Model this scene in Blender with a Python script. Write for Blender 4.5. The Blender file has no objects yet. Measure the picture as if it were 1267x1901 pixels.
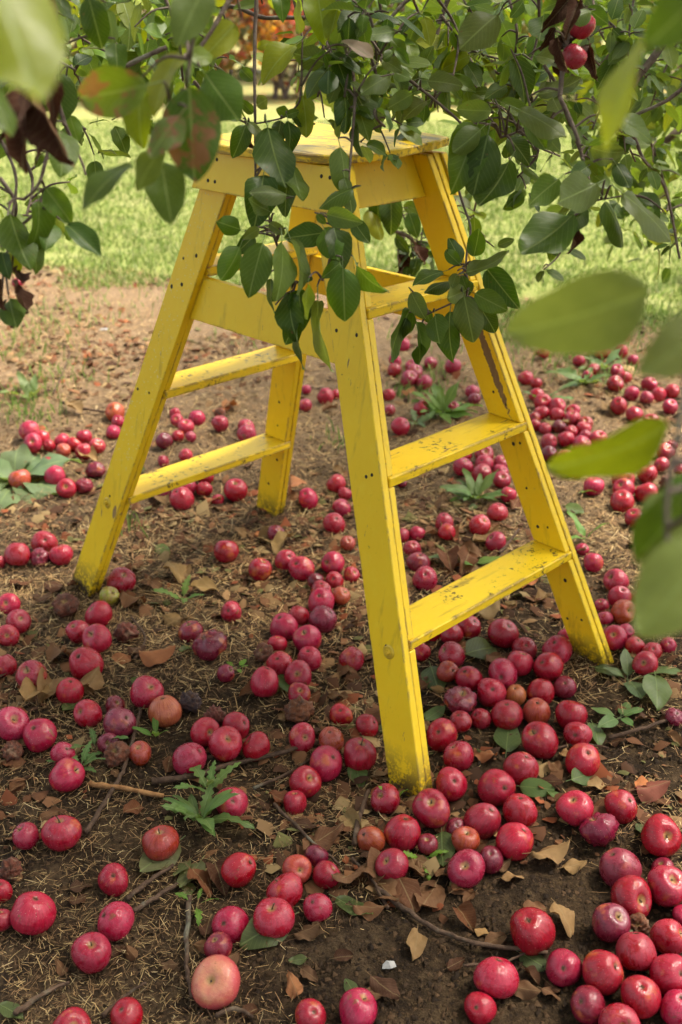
import bpy, bmesh, math, random
import numpy as np
from mathutils import Vector, Matrix, Euler

random.seed(7); rng = np.random.default_rng(7)
SC = bpy.context.scene
COL = SC.collection
R = math.radians

# ------------------------------------------------------------------ camera
CAM_H, PITCH, ROLL, FPX = 1.47, 0.44319, 0.00389, 2033.14      # focal length in pixels of the 1267 x 1901 photograph
cam_d = bpy.data.cameras.new('camera')
cam_d.sensor_fit = 'VERTICAL'; cam_d.sensor_height = 36.0; cam_d.sensor_width = 24.0
cam_d.lens = FPX / 1901 * 36.0
cam_d.clip_start = 0.05; cam_d.clip_end = 500
cam_d.dof.use_dof = True; cam_d.dof.focus_distance = 2.02; cam_d.dof.aperture_fstop = 4.5
cam = bpy.data.objects.new('camera', cam_d); COL.objects.link(cam)
cam.matrix_world = Matrix.Translation((0, 0, CAM_H)) @ Matrix.Rotation(math.pi/2 - PITCH, 4, 'X') @ Matrix.Rotation(ROLL, 4, 'Z')
SC.camera = cam

# ------------------------------------------------------------------ sky and sun (thin bright overcast)
SUN_EL, SUN_AZ = 58.0, 70.0          # azimuth clockwise from +Y (the view direction): high, from the right
wd = bpy.data.worlds.new('World'); SC.world = wd; wd.use_nodes = True
nt = wd.node_tree; nt.nodes.clear()
sky = nt.nodes.new('ShaderNodeTexSky'); sky.sky_type = 'NISHITA'; sky.sun_disc = False
sky.sun_elevation = R(SUN_EL); sky.sun_rotation = R(SUN_AZ)
sky.air_density = 1.0; sky.dust_density = 3.0; sky.ozone_density = 0.6
bg = nt.nodes.new('ShaderNodeBackground'); bg.inputs['Strength'].default_value = 0.08
wo = nt.nodes.new('ShaderNodeOutputWorld')
bw = nt.nodes.new('ShaderNodeRGBToBW'); gm = nt.nodes.new('ShaderNodeMix'); gm.data_type = 'RGBA'; gm.inputs[0].default_value = .62     # thin cloud: mostly grey
nt.links.new(sky.outputs[0], bw.inputs[0]); nt.links.new(sky.outputs[0], gm.inputs[6]); nt.links.new(bw.outputs[0], gm.inputs[7])
nt.links.new(gm.outputs[2], bg.inputs[0]); nt.links.new(bg.outputs[0], wo.inputs[0])
sl = bpy.data.lights.new('sun', 'SUN'); sl.energy = 1.5; sl.angle = R(12); sl.color = (1.0, 0.93, 0.82)
sun = bpy.data.objects.new('sun', sl); COL.objects.link(sun)
sd = Vector((math.sin(R(SUN_AZ))*math.cos(R(SUN_EL)), math.cos(R(SUN_AZ))*math.cos(R(SUN_EL)), math.sin(R(SUN_EL))))
sun.rotation_euler = sd.to_track_quat('Z', 'Y').to_euler()
vs = SC.view_settings
vs.view_transform = 'Standard'; vs.look = 'None'; vs.gamma = 1.0; vs.use_curve_mapping = False
vs.exposure = 2.54
try:
    vs.use_white_balance = True; vs.white_balance_temperature = 6800; vs.white_balance_tint = 8
except Exception: pass
SC.cycles.max_bounces = 5; SC.cycles.diffuse_bounces = 3; SC.cycles.glossy_bounces = 2; SC.cycles.transmission_bounces = 4; SC.cycles.use_adaptive_sampling = True; SC.cycles.adaptive_threshold = .02; SC.cycles.transparent_max_bounces = 6

# ------------------------------------------------------------------ measuring helpers
CP, SP = math.cos(PITCH), math.sin(PITCH)
CR, SR = math.cos(ROLL), math.sin(ROLL)
def ray(px, py):
    x, y = (px-633.5)/FPX, (py-950.5)/FPX
    x, y = CR*x + SR*y, -SR*x + CR*y
    return Vector((x, CP - y*SP, -SP - y*CP))        # per metre of depth
def at(px, py, d): return Vector((0, 0, CAM_H)) + ray(px, py)*d
def to_plane(px, py, z=0.0):
    r = ray(px, py); k = (z-CAM_H)/r.z
    return Vector((0, 0, CAM_H)) + r*k, k

_T = [np.random.default_rng(100+i).random((256, 256)) for i in range(6)]
def vn(x, y, k=0):
    x = np.asarray(x, float); y = np.asarray(y, float)
    xi = np.floor(x).astype(int); yi = np.floor(y).astype(int)
    fx = x-xi; fy = y-yi; fx = fx*fx*(3-2*fx); fy = fy*fy*(3-2*fy)
    t = _T[k]; a = t[xi % 256, yi % 256]; b = t[(xi+1) % 256, yi % 256]; c = t[xi % 256, (yi+1) % 256]; d = t[(xi+1) % 256, (yi+1) % 256]
    return (a*(1-fx)+b*fx)*(1-fy)+(c*(1-fx)+d*fx)*fy - 0.5
def gh(x, y):
    x = np.asarray(x, float); y = np.asarray(y, float)
    near = np.clip(1.6 - y/9.0, 0.25, 1)
    return (0.045*vn(x*1.1, y*1.1, 0) + 0.024*vn(x*4, y*4, 1) + 0.014*vn(x*11, y*11, 2) + 0.010*vn(x*27, y*27, 3) + 0.006*vn(x*58, y*58, 4))*near
def gz(x, y): return float(gh(x, y))
def on_ground(px, py, lift=0.0):
    z = 0.0
    for _ in range(4):
        p, k = to_plane(px, py, z + lift); z = gz(p.x, p.y)
    return Vector((p.x, p.y, z)), k
def lawn_edge(x):      # where bare earth gives way to grass, metres ahead of the camera
    return 6.15 - 0.95*np.clip(np.asarray(x)-0.45, 0, 2.0) + 0.5*vn(np.asarray(x)*1.7, 3.0+0*np.asarray(x), 2)

# ------------------------------------------------------------------ object helpers
def mesh_obj(name, verts, faces, mat=None, parent=None, smooth=False, uv=None, tint=None):
    me = bpy.data.meshes.new(name); me.from_pydata([tuple(v) for v in verts], [], faces); me.update()
    if smooth: me.polygons.foreach_set('use_smooth', [True]*len(me.polygons))
    if mat: me.materials.append(mat)
    return link(name, me, parent)
def link(name, me, parent=None):
    o = bpy.data.objects.new(name, me); COL.objects.link(o)
    if parent: o.parent = parent
    return o
def empty(name, loc, rz=0.0):
    o = bpy.data.objects.new(name, None); COL.objects.link(o); o.location = loc; o.rotation_euler = (0, 0, rz)
    o.empty_display_size = 0.05
    return o
def tag(o, label=None, cat=None, group=None, kind=None):
    if label: o['label'] = label
    if cat: o['category'] = cat
    if group: o['group'] = group
    if kind: o['kind'] = kind
    return o
def np_mesh(name, V, F, mat, tint=None, uv=None, smooth=False):
    """V (n,3), F (m,k) with k = 3 or 4."""
    me = bpy.data.meshes.new(name)
    n, (m, k) = len(V), F.shape
    me.vertices.add(n); me.vertices.foreach_set('co', np.ascontiguousarray(V, np.float32).ravel())
    me.loops.add(m*k); me.loops.foreach_set('vertex_index', np.ascontiguousarray(F, np.int32).ravel())
    me.polygons.add(m); me.polygons.foreach_set('loop_start', np.arange(0, m*k, k, dtype=np.int32))
    if smooth: me.polygons.foreach_set('use_smooth', np.ones(m, bool))
    if tint is not None:
        a = me.color_attributes.new('tint', 'FLOAT_COLOR', 'POINT')
        c = np.ones((n, 4), np.float32); c[:, :3] = tint; a.data.foreach_set('color', c.ravel())
    if uv is not None:
        u = me.uv_layers.new(name='UVMap'); u.data.foreach_set('uv', np.ascontiguousarray(uv[F.ravel()], np.float32).ravel())
    me.materials.append(mat); me.update(calc_edges=True); me.validate()
    return me

# ------------------------------------------------------------------ material helpers
def new_mat(name):
    m = bpy.data.materials.new(name); m.use_nodes = True; t = m.node_tree; t.nodes.clear()
    out = t.nodes.new('ShaderNodeOutputMaterial')
    return m, t, out
class N:
    def __init__(s, t): s.t = t
    def n(s, ty, **kw):
        nd = s.t.nodes.new('ShaderNode'+ty)
        for k, v in kw.items():
            if k in nd.inputs.keys(): s.set(nd.inputs[k], v)
            else: setattr(nd, k, v)
        return nd
    def set(s, inp, v):
        if isinstance(v, bpy.types.NodeSocket): s.t.links.new(v, inp)
        else: inp.default_value = v
    def math(s, op, a, b=0.0, clamp=False):
        nd = s.t.nodes.new('ShaderNodeMath'); nd.operation = op; nd.use_clamp = clamp
        s.set(nd.inputs[0], a); s.set(nd.inputs[1], b); return nd.outputs[0]
    def mix(s, f, a, b, blend='MIX'):
        nd = s.t.nodes.new('ShaderNodeMix'); nd.data_type = 'RGBA'; nd.blend_type = blend
        s.set(nd.inputs[0], f); s.set(nd.inputs[6], a); s.set(nd.inputs[7], b); return nd.outputs[2]
    def ramp(s, f, lo, hi, a=0.0, b=1.0):
        nd = s.t.nodes.new('ShaderNodeMapRange'); nd.clamp = True
        s.set(nd.inputs[0], f)
        for i, v in enumerate((lo, hi, a, b)): s.set(nd.inputs[1+i], v)
        return nd.outputs[0]
    def noise(s, vec, scale, detail=3.0, rough=0.55, dist=0.0):
        nd = s.t.nodes.new('ShaderNodeTexNoise'); s.set(nd.inputs['Vector'], vec); nd.inputs['Scale'].default_value = scale
        nd.inputs['Detail'].default_value = detail; nd.inputs['Roughness'].default_value = rough; nd.inputs['Distortion'].default_value = dist
        return nd.outputs['Fac']
    def bump(s, h, strength, dist, normal=None):
        nd = s.t.nodes.new('ShaderNodeBump'); nd.inputs['Strength'].default_value = strength; nd.inputs['Distance'].default_value = dist
        s.set(nd.inputs['Height'], h)
        if normal is not None: s.set(nd.inputs['Normal'], normal)
        return nd.outputs[0]
    def vec(s, a, op, b):
        nd = s.t.nodes.new('ShaderNodeVectorMath'); nd.operation = op; s.set(nd.inputs[0], a)
        if op == 'SCALE': s.set(nd.inputs[3], b)
        else: s.set(nd.inputs[1], b)
        return nd.outputs['Value'] if op in ('DOT_PRODUCT', 'LENGTH') else nd.outputs[0]
def c4(c): return (c[0], c[1], c[2], 1.0)

# ground: dark crumbly soil, dry straw-brown earth further out, turf beyond
def mat_ground():
    m, t, out = new_mat('earth'); g = N(t)
    pos = g.n('NewGeometry').outputs['Position']
    tint = g.n('Attribute', attribute_name='tint'); sep = g.n('SeparateColor', Color=tint.outputs['Color'])
    dry, turf = sep.outputs[0], sep.outputs[1]
    n1 = g.noise(pos, 7, 6, .65); n2 = g.noise(pos, 60, 5, .7); n3 = g.noise(pos, 260, 3, .6)
    soil = g.mix(g.ramp(n1, .35, .7), c4((.015, .0085, .0042)), c4((.048, .028, .0128)))
    soil = g.mix(g.ramp(n2, .48, .75), soil, c4((.10, .062, .029)))
    soil = g.mix(g.ramp(n3, .60, .75, 0, .5), soil, c4((.022, .015, .01)))
    straw = g.mix(g.ramp(n2, .35, .68), c4((.115, .070, .034)), c4((.42, .29, .175)))
    straw = g.mix(g.ramp(n3, .3, .75), straw, c4((.27, .178, .098)))
    straw = g.mix(g.ramp(n1, .5, .75, 0, .6), straw, c4((.12, .075, .042)))
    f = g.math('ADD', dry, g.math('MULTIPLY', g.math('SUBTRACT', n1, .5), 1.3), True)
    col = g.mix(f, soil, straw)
    grass = g.mix(g.ramp(n2, .3, .7), c4((.19, .22, .045)), c4((.34, .36, .12)))
    grass = g.mix(g.ramp(g.noise(pos, 2.2, 4), .5, .75, 0, .7), grass, c4((.45, .40, .20)))
    col = g.mix(g.ramp(g.math('ADD', turf, g.math('MULTIPLY', g.math('SUBTRACT', g.noise(pos, 12, 4), .5), .7)), .35, .65), col, grass)
    far = sep.outputs[2]
    litter = g.mix(g.ramp(g.noise(pos, 5, 5, .75), .50, .62), c4((.26, .27, .10)), c4((.46, .17, .06)))
    col = g.mix(far, col, litter)
    b = g.n('BsdfPrincipled', Roughness=.95, Normal=g.bump(g.math('ADD', n2, g.math('MULTIPLY', n3, .5)), .9, .012))
    g.set(b.inputs['Base Color'], col); b.inputs['Specular IOR Level'].default_value = .2
    t.links.new(b.outputs[0], out.inputs[0]); return m

# small litter coloured by its own tint
def mat_tint(name, rough=.8, trans=0.0, spec=.25):
    m, t, out = new_mat(name); g = N(t)
    a = g.n('Attribute', attribute_name='tint').outputs['Color']
    oi = g.n('ObjectInfo').outputs['Color']
    col = g.mix(1.0, a, oi, 'MULTIPLY')
    b = g.n('BsdfPrincipled', Roughness=rough); g.set(b.inputs['Base Color'], col); b.inputs['Specular IOR Level'].default_value = spec
    if trans > 0:
        tr = g.n('BsdfTranslucent'); g.set(tr.inputs[0], col)
        mx = g.n('MixShader'); mx.inputs[0].default_value = trans
        t.links.new(b.outputs[0], mx.inputs[1]); t.links.new(tr.outputs[0], mx.inputs[2]); t.links.new(mx.outputs[0], out.inputs[0])
    else: t.links.new(b.outputs[0], out.inputs[0])
    return m

# leaves: veins from the leaf's own coordinates, paler underside, light shining through
def mat_leaf(name, blotch=0.0, dead=False, rough=.40, trans=.42):
    m, t, out = new_mat(name); g = N(t)
    a = g.n('Attribute', attribute_name='tint').outputs['Color']
    oi = g.n('ObjectInfo'); col = g.mix(1.0, a, oi.outputs['Color'], 'MULTIPLY')
    uv = g.n('UVMap'); uv.uv_map = 'UVMap'
    s = g.n('SeparateXYZ', Vector=uv.outputs[0]); u = g.math('ABSOLUTE', g.math('SUBTRACT', s.outputs[0], .5)); v = s.outputs[1]
    rnd = g.vec(uv.outputs[0], 'ADD', g.n('CombineXYZ', X=g.math('MULTIPLY', oi.outputs['Random'], 37.0), Y=g.math('MULTIPLY', oi.outputs['Random'], 91.0)).outputs[0])
    ph = g.math('SUBTRACT', g.math('MULTIPLY', v, 9.0), g.math('MULTIPLY', u, 7.0))
    fr = g.math('ABSOLUTE', g.math('SUBTRACT', g.math('FRACT', ph), .5))
    side = g.ramp(fr, .0, .075, 1, 0)
    mid = g.ramp(u, .008, .03, 1, 0)
    vein = g.math('MAXIMUM', g.math('MULTIPLY', side, .45), mid)
    mott = g.noise(rnd, 5.0, 4, .6)
    pale = (.30, .22, .11) if dead else (.26, .34, .12)
    dk = g.mix(g.ramp(mott, .3, .75, 0, .5), col, g.mix(1.0, col, c4((.55, .62, .5) if not dead else (.45, .4, .38)), 'MULTIPLY'))
    dk = g.mix(g.math('MULTIPLY', vein, .5), dk, c4(pale))
    if blotch:
        bn = g.noise(rnd, 2.6, 4, .6, .6)
        dk = g.mix(g.ramp(bn, .60-.08*blotch, .65-.08*blotch, 0, .82), dk, g.mix(mott, c4((.15, .05, .03)), c4((.27, .12, .075))))
    elif not dead:
        bn = g.noise(rnd, 7.0, 2, .5); dk = g.mix(g.ramp(bn, .70, .76, 0, .7), dk, c4((.16, .09, .03)))
    back = g.n('NewGeometry').outputs['Backfacing']
    under = g.mix(.45, dk, c4((.30, .36, .22) if not dead else (.19, .105, .05)))
    cf = g.mix(back, dk, under)
    nrm = g.bump(g.math('SUBTRACT', g.math('MULTIPLY', mott, .8), g.math('MULTIPLY', vein, .5)), .35, .002)
    b = g.n('BsdfPrincipled', Normal=nrm); g.set(b.inputs['Base Color'], cf)
    g.set(b.inputs['Roughness'], g.mix(back, c4((rough,)*3), c4((.75,)*3))); b.inputs['Specular IOR Level'].default_value = .32 if not dead else .2
    tr = g.n('BsdfTranslucent'); g.set(tr.inputs[0], g.mix(1.0, dk, c4((1.9, 1.75, .7) if not dead else (1, .8, .5)), 'MULTIPLY'))
    mx = g.n('MixShader'); mx.inputs[0].default_value = trans
    t.links.new(b.outputs[0], mx.inputs[1]); t.links.new(tr.outputs[0], mx.inputs[2]); t.links.new(mx.outputs[0], out.inputs[0])
    return m

# apples: object colour is the skin; bloom, streaks, pores, russet hollow
def mat_apple(name, rotten=False, pale=False):
    m, t, out = new_mat(name); g = N(t)
    tc = g.n('TexCoord').outputs['Object']; oi = g.n('ObjectInfo'); rnd = oi.outputs['Random']
    off = g.n('CombineXYZ', X=g.math('MULTIPLY', rnd, 61.0), Y=g.math('MULTIPLY', rnd, 23.0), Z=g.math('MULTIPLY', rnd, 47.0)).outputs[0]
    p = g.vec(tc, 'ADD', off)
    s = g.n('SeparateXYZ', Vector=tc); x, y, z = s.outputs
    ang = g.math('ARCTAN2', y, x); rad = g.math('SQRT', g.math('ADD', g.math('MULTIPLY', x, x), g.math('MULTIPLY', y, y)))
    skin = oi.outputs['Color']
    sv = g.n('CombineXYZ', X=g.math('MULTIPLY', ang, 7.0), Y=g.math('ADD', g.math('MULTIPLY', z, 2.2), g.math('MULTIPLY', rnd, 50.0)), Z=rnd).outputs[0]
    streak = g.noise(sv, 1.6, 4, .65)
    big = g.noise(p, 2.2, 3, .5); med = g.noise(p, 5.5, 4, .6); fine = g.noise(p, 26, 3, .6)
    if pale: skin = g.mix(g.ramp(g.math('ADD', z, g.math('MULTIPLY', g.math('SUBTRACT', med, .5), .5)), .16, .50), skin, c4((.60, .27, .14)))
    col = g.mix(g.ramp(streak, .38, .66, 0, .14 if pale else .75), skin, g.mix(1.0, skin, c4((.50, .32, .42)), 'MULTIPLY'))
    if not rotten:
        col = g.mix(g.ramp(g.math('ADD', big, g.math('MULTIPLY', g.math('SUBTRACT', g.math('FRACT', g.math('MULTIPLY', rnd, 7.3)), .5), .16)), .62, .76, 0, .55), col, c4((.55, .16, .03)))
        bloom = g.math('MULTIPLY', g.ramp(g.noise(p, 3.4, 5, .68, .7), .43, .50), g.math('ADD', .35, g.math('MULTIPLY', rnd, .65)))
        col = g.mix(g.math('MULTIPLY', bloom, .24), col, c4((.46, .075, .13)))
        vo = g.n('TexVoronoi', Scale=15.0); g.set(vo.inputs['Vector'], p)
        col = g.mix(g.ramp(vo.outputs['Distance'], .07, .12, .45, 0), col, c4((.75, .45, .36)))
        rgh = g.mix(bloom, c4((.14,)*3), c4((.33,)*3))
        bru = g.ramp(g.noise(p, 3.1, 4, .6, .4), .655, .70, 0, .8); col = g.mix(bru, col, c4((.17, .055, .022)))
        scuff = g.ramp(g.noise(p, 9, 5, .7, .8), .70, .745)
        col = g.mix(g.math('MULTIPLY', scuff, .75), col, c4((.18, .065, .03)))
    else:
        col = g.mix(g.ramp(med, .45, .65), col, c4((.075, .032, .018)))
        col = g.mix(g.ramp(big, .58, .72, 0, .7), col, c4((.33, .20, .12)))
        rgh = g.mix(med, c4((.45,)*3), c4((.8,)*3))
    hol = g.math('MULTIPLY', g.ramp(g.math('ADD', rad, g.math('MULTIPLY', g.math('SUBTRACT', med, .5), .14)), .05, .14, 1, 0), g.ramp(z, 0, .05))
    col = g.mix(g.math('MULTIPLY', hol, .75), col, c4((.33, .22, .07)))
    cal = g.math('MULTIPLY', g.ramp(rad, .03, .10, 1, 0), g.ramp(z, -.05, 0, 1, 0))
    col = g.mix(g.math('MULTIPLY', cal, .8), col, c4((.13, .06, .03)))
    dirt = g.ramp(g.noise(p, 13, 5, .7), .62, .74, 0, .55)
    col = g.mix(dirt, col, c4((.10, .045, .025)))
    b = g.n('BsdfPrincipled', Normal=g.bump(g.math('ADD', fine, g.math('MULTIPLY', med, 2.0)), .5 if rotten else .16, .02))
    g.set(b.inputs['Base Color'], col); g.set(b.inputs['Roughness'], rgh)
    b.inputs['Specular IOR Level'].default_value = .5
    if not rotten:
        b.inputs['Subsurface Weight'].default_value = 0.0
    t.links.new(b.outputs[0], out.inputs[0]); return m

# weathered yellow gloss paint over wood
def mat_paint(name, wear=1.0, grime=1.0, crackle=0.0, grain=(1, 1, .12), er=.007, scar=None):
    m, t, out = new_mat(name); g = N(t)
    tc = g.n('TexCoord').outputs['Object']; geo = g.n('NewGeometry')
    oi = g.n('ObjectInfo'); off = g.n('CombineXYZ', X=g.math('MULTIPLY', oi.outputs['Random'], 31.0), Y=g.math('MULTIPLY', oi.outputs['Random'], 17.0)).outputs[0]
    p = g.vec(tc, 'ADD', off)
    ps = g.n('Mapping', Scale=grain); g.set(ps.inputs[0], p); ps = ps.outputs[0]
    n1 = g.noise(p, 5, 5, .6); n2 = g.noise(p, 34, 5, .65); n3 = g.noise(p, 150, 3, .6); gr = g.noise(ps, 90, 4, .6)
    paint = g.mix(g.ramp(n1, .3, .75), c4((.86, .580, .016)), c4((.80, .520, .013)))
    paint = g.mix(g.ramp(n2, .5, .8, 0, .35), paint, c4((.88, .68, .05)))
    wood = g.mix(gr, c4((.10, .055, .028)), c4((.30, .19, .10)))
    bv = g.n('Bevel', samples=3); bv.inputs['Radius'].default_value = er
    edge = g.math('SUBTRACT', 1.0, g.vec(bv.outputs[0], 'DOT_PRODUCT', geo.outputs['Normal']))
    em = g.math('MULTIPLY', g.ramp(edge, .01, .10), g.ramp(g.math('ADD', g.math('MULTIPLY', n2, .6), g.math('MULTIPLY', gr, .4)), .49-.03*wear, .56-.03*wear))
    em = g.math('MULTIPLY', em, g.ramp(g.noise(p, 9, 3, .6), .42, .54))
    chipn = g.ramp(g.math('ADD', g.math('MULTIPLY', n1, .45), g.math('MULTIPLY', gr, .55)), .655 - .02*wear, .675 - .02*wear)
    chip = g.math('MAXIMUM', g.math('MULTIPLY', em, .95*wear, True), g.math('MULTIPLY', chipn, .9), True)
    if scar:        # one long bare patch: (centre across, centre up, half width, half height)
        q_ = g.n('SeparateXYZ', Vector=tc); dv = g.math('DIVIDE', g.math('SUBTRACT', g.math('ADD', q_.outputs[1], g.math('MULTIPLY', q_.outputs[2], -.383)), scar[0]), scar[2]); dz_ = g.math('DIVIDE', g.math('SUBTRACT', q_.outputs[2], scar[1]), scar[3])
        rr_ = g.math('ADD', g.math('SQRT', g.math('ADD', g.math('MULTIPLY', dv, dv), g.math('MULTIPLY', dz_, dz_))), g.math('MULTIPLY', g.math('SUBTRACT', g.noise(p, 60, 4, .7), .5), 1.5))
        chip = g.math('MAXIMUM', chip, g.ramp(rr_, .95, 1.05, 1, 0))
    spots = g.math('MULTIPLY', g.ramp(n3, .66, .74), g.ramp(n1, .50, .66))
    if grime > 1.3:
        spots = g.math('MAXIMUM', spots, g.math('MULTIPLY', g.ramp(g.noise(p, 70, 4, .7), .55, .62), g.ramp(g.noise(p, 11, 3, .6), .50, .60)))
    z = g.n('SeparateXYZ', Vector=geo.outputs['Position']).outputs[2]
    foot = g.math('MULTIPLY', g.ramp(z, .0, .09, 1, 0), g.ramp(g.math('ADD', n2, g.math('MULTIPLY', n3, .7)), .70, .90))
    streak = g.math('MULTIPLY', g.ramp(g.noise(ps, 40, 4, .6), .58, .75, 0, .5), grime)
    col = g.mix(streak, paint, c4((.34, .21, .02)))
    if crackle:
        col = g.mix(g.math('MULTIPLY', g.ramp(g.math('ADD', gr, g.math('MULTIPLY', n1, .4)), .70, .80), crackle), col, c4((.20, .13, .05)))
    col = g.mix(g.math('MULTIPLY', spots, .7*grime, True), col, c4((.07, .045, .015)))
    col = g.mix(chip, col, wood)
    col = g.mix(foot, col, c4((.06, .04, .022)))
    h = g.math('SUBTRACT', g.math('ADD', g.math('MULTIPLY', gr, .35), g.math('MULTIPLY', n1, .5)), g.math('MULTIPLY', chip, 1.2))
    b = g.n('BsdfPrincipled', Normal=g.bump(h, .28, .004)); g.set(b.inputs['Base Color'], col)
    g.set(b.inputs['Roughness'], g.mix(chip, c4((.42,)*3), c4((.85,)*3))); b.inputs['Specular IOR Level'].default_value = .45
    t.links.new(b.outputs[0], out.inputs[0]); return m

def mat_bark(name, c1, c2):
    m, t, out = new_mat(name); g = N(t)
    p = g.n('TexCoord').outputs['Object']; n1 = g.noise(p, 60, 5, .65); n2 = g.noise(p, 14, 4, .6)
    col = g.mix(g.ramp(n1, .35, .7), c4(c1), c4(c2)); col = g.mix(g.ramp(n2, .58, .72, 0, .6), col, c4((.24, .25, .18)))
    b = g.n('BsdfPrincipled', Roughness=.85, Normal=g.bump(n1, .8, .006)); g.set(b.inputs['Base Color'], col); b.inputs['Specular IOR Level'].default_value = .2
    t.links.new(b.outputs[0], out.inputs[0]); return m

def mat_plain(name, c, rough=.6, metal=0.0):
    m, t, out = new_mat(name); g = N(t)
    p = g.n('TexCoord').outputs['Object']; n = g.noise(p, 40, 4)
    col = g.mix(g.ramp(n, .3, .7), c4(c), c4([x*.55 for x in c]))
    b = g.n('BsdfPrincipled', Roughness=rough, Metallic=metal); g.set(b.inputs['Base Color'], col)
    t.links.new(b.outputs[0], out.inputs[0]); return m

M_GROUND = mat_ground()
M_STRAW = mat_tint('dry_straw', .75, .15); M_FRAG = mat_tint('leaf_crumbs', .85, .1); M_GRASS = mat_tint('grass_blades', .55, .4)
M_LEAF = mat_leaf('apple_leaf'); M_BLIGHT = mat_leaf('blighted_leaf', 1.0); M_DEAD = mat_leaf('withered_leaf', 0, True, .7, .15)
M_WEED = mat_leaf('weed_leaf', 0, False, .5, .3)
M_APPLE = mat_apple('apple_skin'); M_ROT = mat_apple('rotten_skin', True); M_PALE = mat_apple('pale_apple_skin', False, True)
M_PAINT = mat_paint('yellow_paint'); M_SCAR = mat_paint('scarred_yellow_paint', 1.3, 1.2, scar=(-.6444+.028, .735, .011, .12)); M_STEP = mat_paint('trodden_yellow_paint', 1.7, 1.7, 0, (.12, 1, 1), .011); M_TOP = mat_paint('flaking_yellow_paint', 1.5, 1.4, .6, (1, .1, 1), .010)
M_BARK = mat_bark('apple_bark', (.085, .055, .042), (.20, .155, .125)); M_TWIG = mat_bark('twig_bark', (.05, .03, .02), (.14, .085, .055))
M_DARK = mat_plain('rusted_nail', (.030, .020, .012), .7); M_STEM = mat_plain('apple_stalk', (.10, .055, .025), .8)
M_BOLT = mat_plain('painted_bolt', (.72, .48, .03), .45)
M_SPLIT = mat_bark('split_wood', (.22, .10, .04), (.42, .22, .09))

# ------------------------------------------------------------------ ground sheet
def axis(a, b, step, far, n):
    core = np.arange(a, b+1e-6, step); k = np.geomspace(step*1.3, far, n).cumsum(); k = k/k[-1]*far
    return core, k
xc, k = axis(-2.0, 2.0, .0145, 70, 34); XS = np.concatenate([xc[0]-k[::-1], xc, xc[-1]+k])
yc, k2 = axis(.75, 4.6, .0145, 110, 60); k1 = np.geomspace(.02, 12, 22).cumsum(); YS = np.concatenate([yc[0]-k1[::-1], yc, yc[-1]+k2])
GX, GY = np.meshgrid(XS, YS, indexing='ij')
GZ = gh(GX, GY)
V = np.stack([GX.ravel(), GY.ravel(), GZ.ravel()], 1)
nx, ny = GX.shape; idx = np.arange(nx*ny).reshape(nx, ny)
F = np.stack([idx[:-1, :-1], idx[1:, :-1], idx[1:, 1:], idx[:-1, 1:]], -1).reshape(-1, 4)
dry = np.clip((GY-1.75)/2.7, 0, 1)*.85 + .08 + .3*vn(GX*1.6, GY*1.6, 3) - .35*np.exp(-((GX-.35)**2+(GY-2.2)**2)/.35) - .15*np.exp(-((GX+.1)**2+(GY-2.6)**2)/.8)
turf = np.clip((GY-lawn_edge(GX))/1.1+.45, 0, 1)
fl = np.clip((GY-14.5)/2.5, 0, 1)*.8
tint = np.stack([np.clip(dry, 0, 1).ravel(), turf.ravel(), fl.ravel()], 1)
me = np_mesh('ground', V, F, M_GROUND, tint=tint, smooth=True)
tag(link('ground', me), kind='structure')

# ------------------------------------------------------------------ litter and grass nobody could count
def ribbons(P, ang, L, W, tilt, bend, nseg=2):
    """thin curved strips lying at P; returns V, F (quads)"""
    n = len(P); d = np.stack([np.cos(ang)*np.cos(tilt), np.sin(ang)*np.cos(tilt), np.sin(tilt)], 1)
    s = np.stack([-np.sin(ang), np.cos(ang), np.zeros(n)], 1)
    rows = []
    for i in range(nseg+1):
        t = i/nseg - .5; w = W*(1-.5*abs(t)*1.2)
        c = P + d*(L*t)[:, None] + s*(bend*(t*t-.1)*L)[:, None]
        rows += [c - s*w[:, None]/2, c + s*w[:, None]/2]
    V = np.stack(rows, 1).reshape(-1, 3); b = (np.arange(n)*(2*(nseg+1)))[:, None]
    F = np.concatenate([b + np.array([[2*i, 2*i+1, 2*i+3, 2*i+2]]) for i in range(nseg)], 1).reshape(-1, 4)
    return V, F
def wedge(n, y0, y1, power=1.0, margin=.12):
    y = y0 + (y1-y0)*rng.random(n)**power
    x = (rng.random(n)*2-1)*(y*.335+margin)
    return x, y
x, y = wedge(150000, .95, 6.8, 1.15)
dens = .42 + .45*np.clip((y-1.3)/1.6, 0, 1) + 1.3*vn(x*3.1, y*3.1, 1) - .45*np.exp(-((x-.35)**2+(y-1.5)**2)/.22)
keep = (rng.random(len(x)) < dens) & (y < lawn_edge(x)+.2)
x, y = x[keep], y[keep]; n = len(x)
P = np.stack([x, y, gh(x, y) + rng.random(n)**2*.014 + .001], 1); far_ = np.clip((y-1.5)/1.2, 0, 1)
Vs, Fs = ribbons(P, rng.random(n)*6.283, .007+(.028+.036*far_)*rng.random(n)**2.2, .0006+.0007*rng.random(n)+.0008*far_, rng.normal(0, .22, n), rng.normal(0, .22, n))
pal = np.array([(.46, .32, .145), (.33, .205, .09), (.21, .12, .054), (.56, .42, .22), (.11, .062, .03), (.33, .19, .09)])
tc = pal[rng.choice(6, n, p=[.17, .22, .24, .06, .20, .11])]*(.40+1.0*rng.random((n, 1)))*(1+.35*far_[:, None])
tag(link('dry_straw', np_mesh('dry_straw', Vs, Fs, M_STRAW, tint=np.repeat(tc, 6, 0))), 'fine dry straw and needles strewn over the bare earth', 'straw', kind='stuff')
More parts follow.
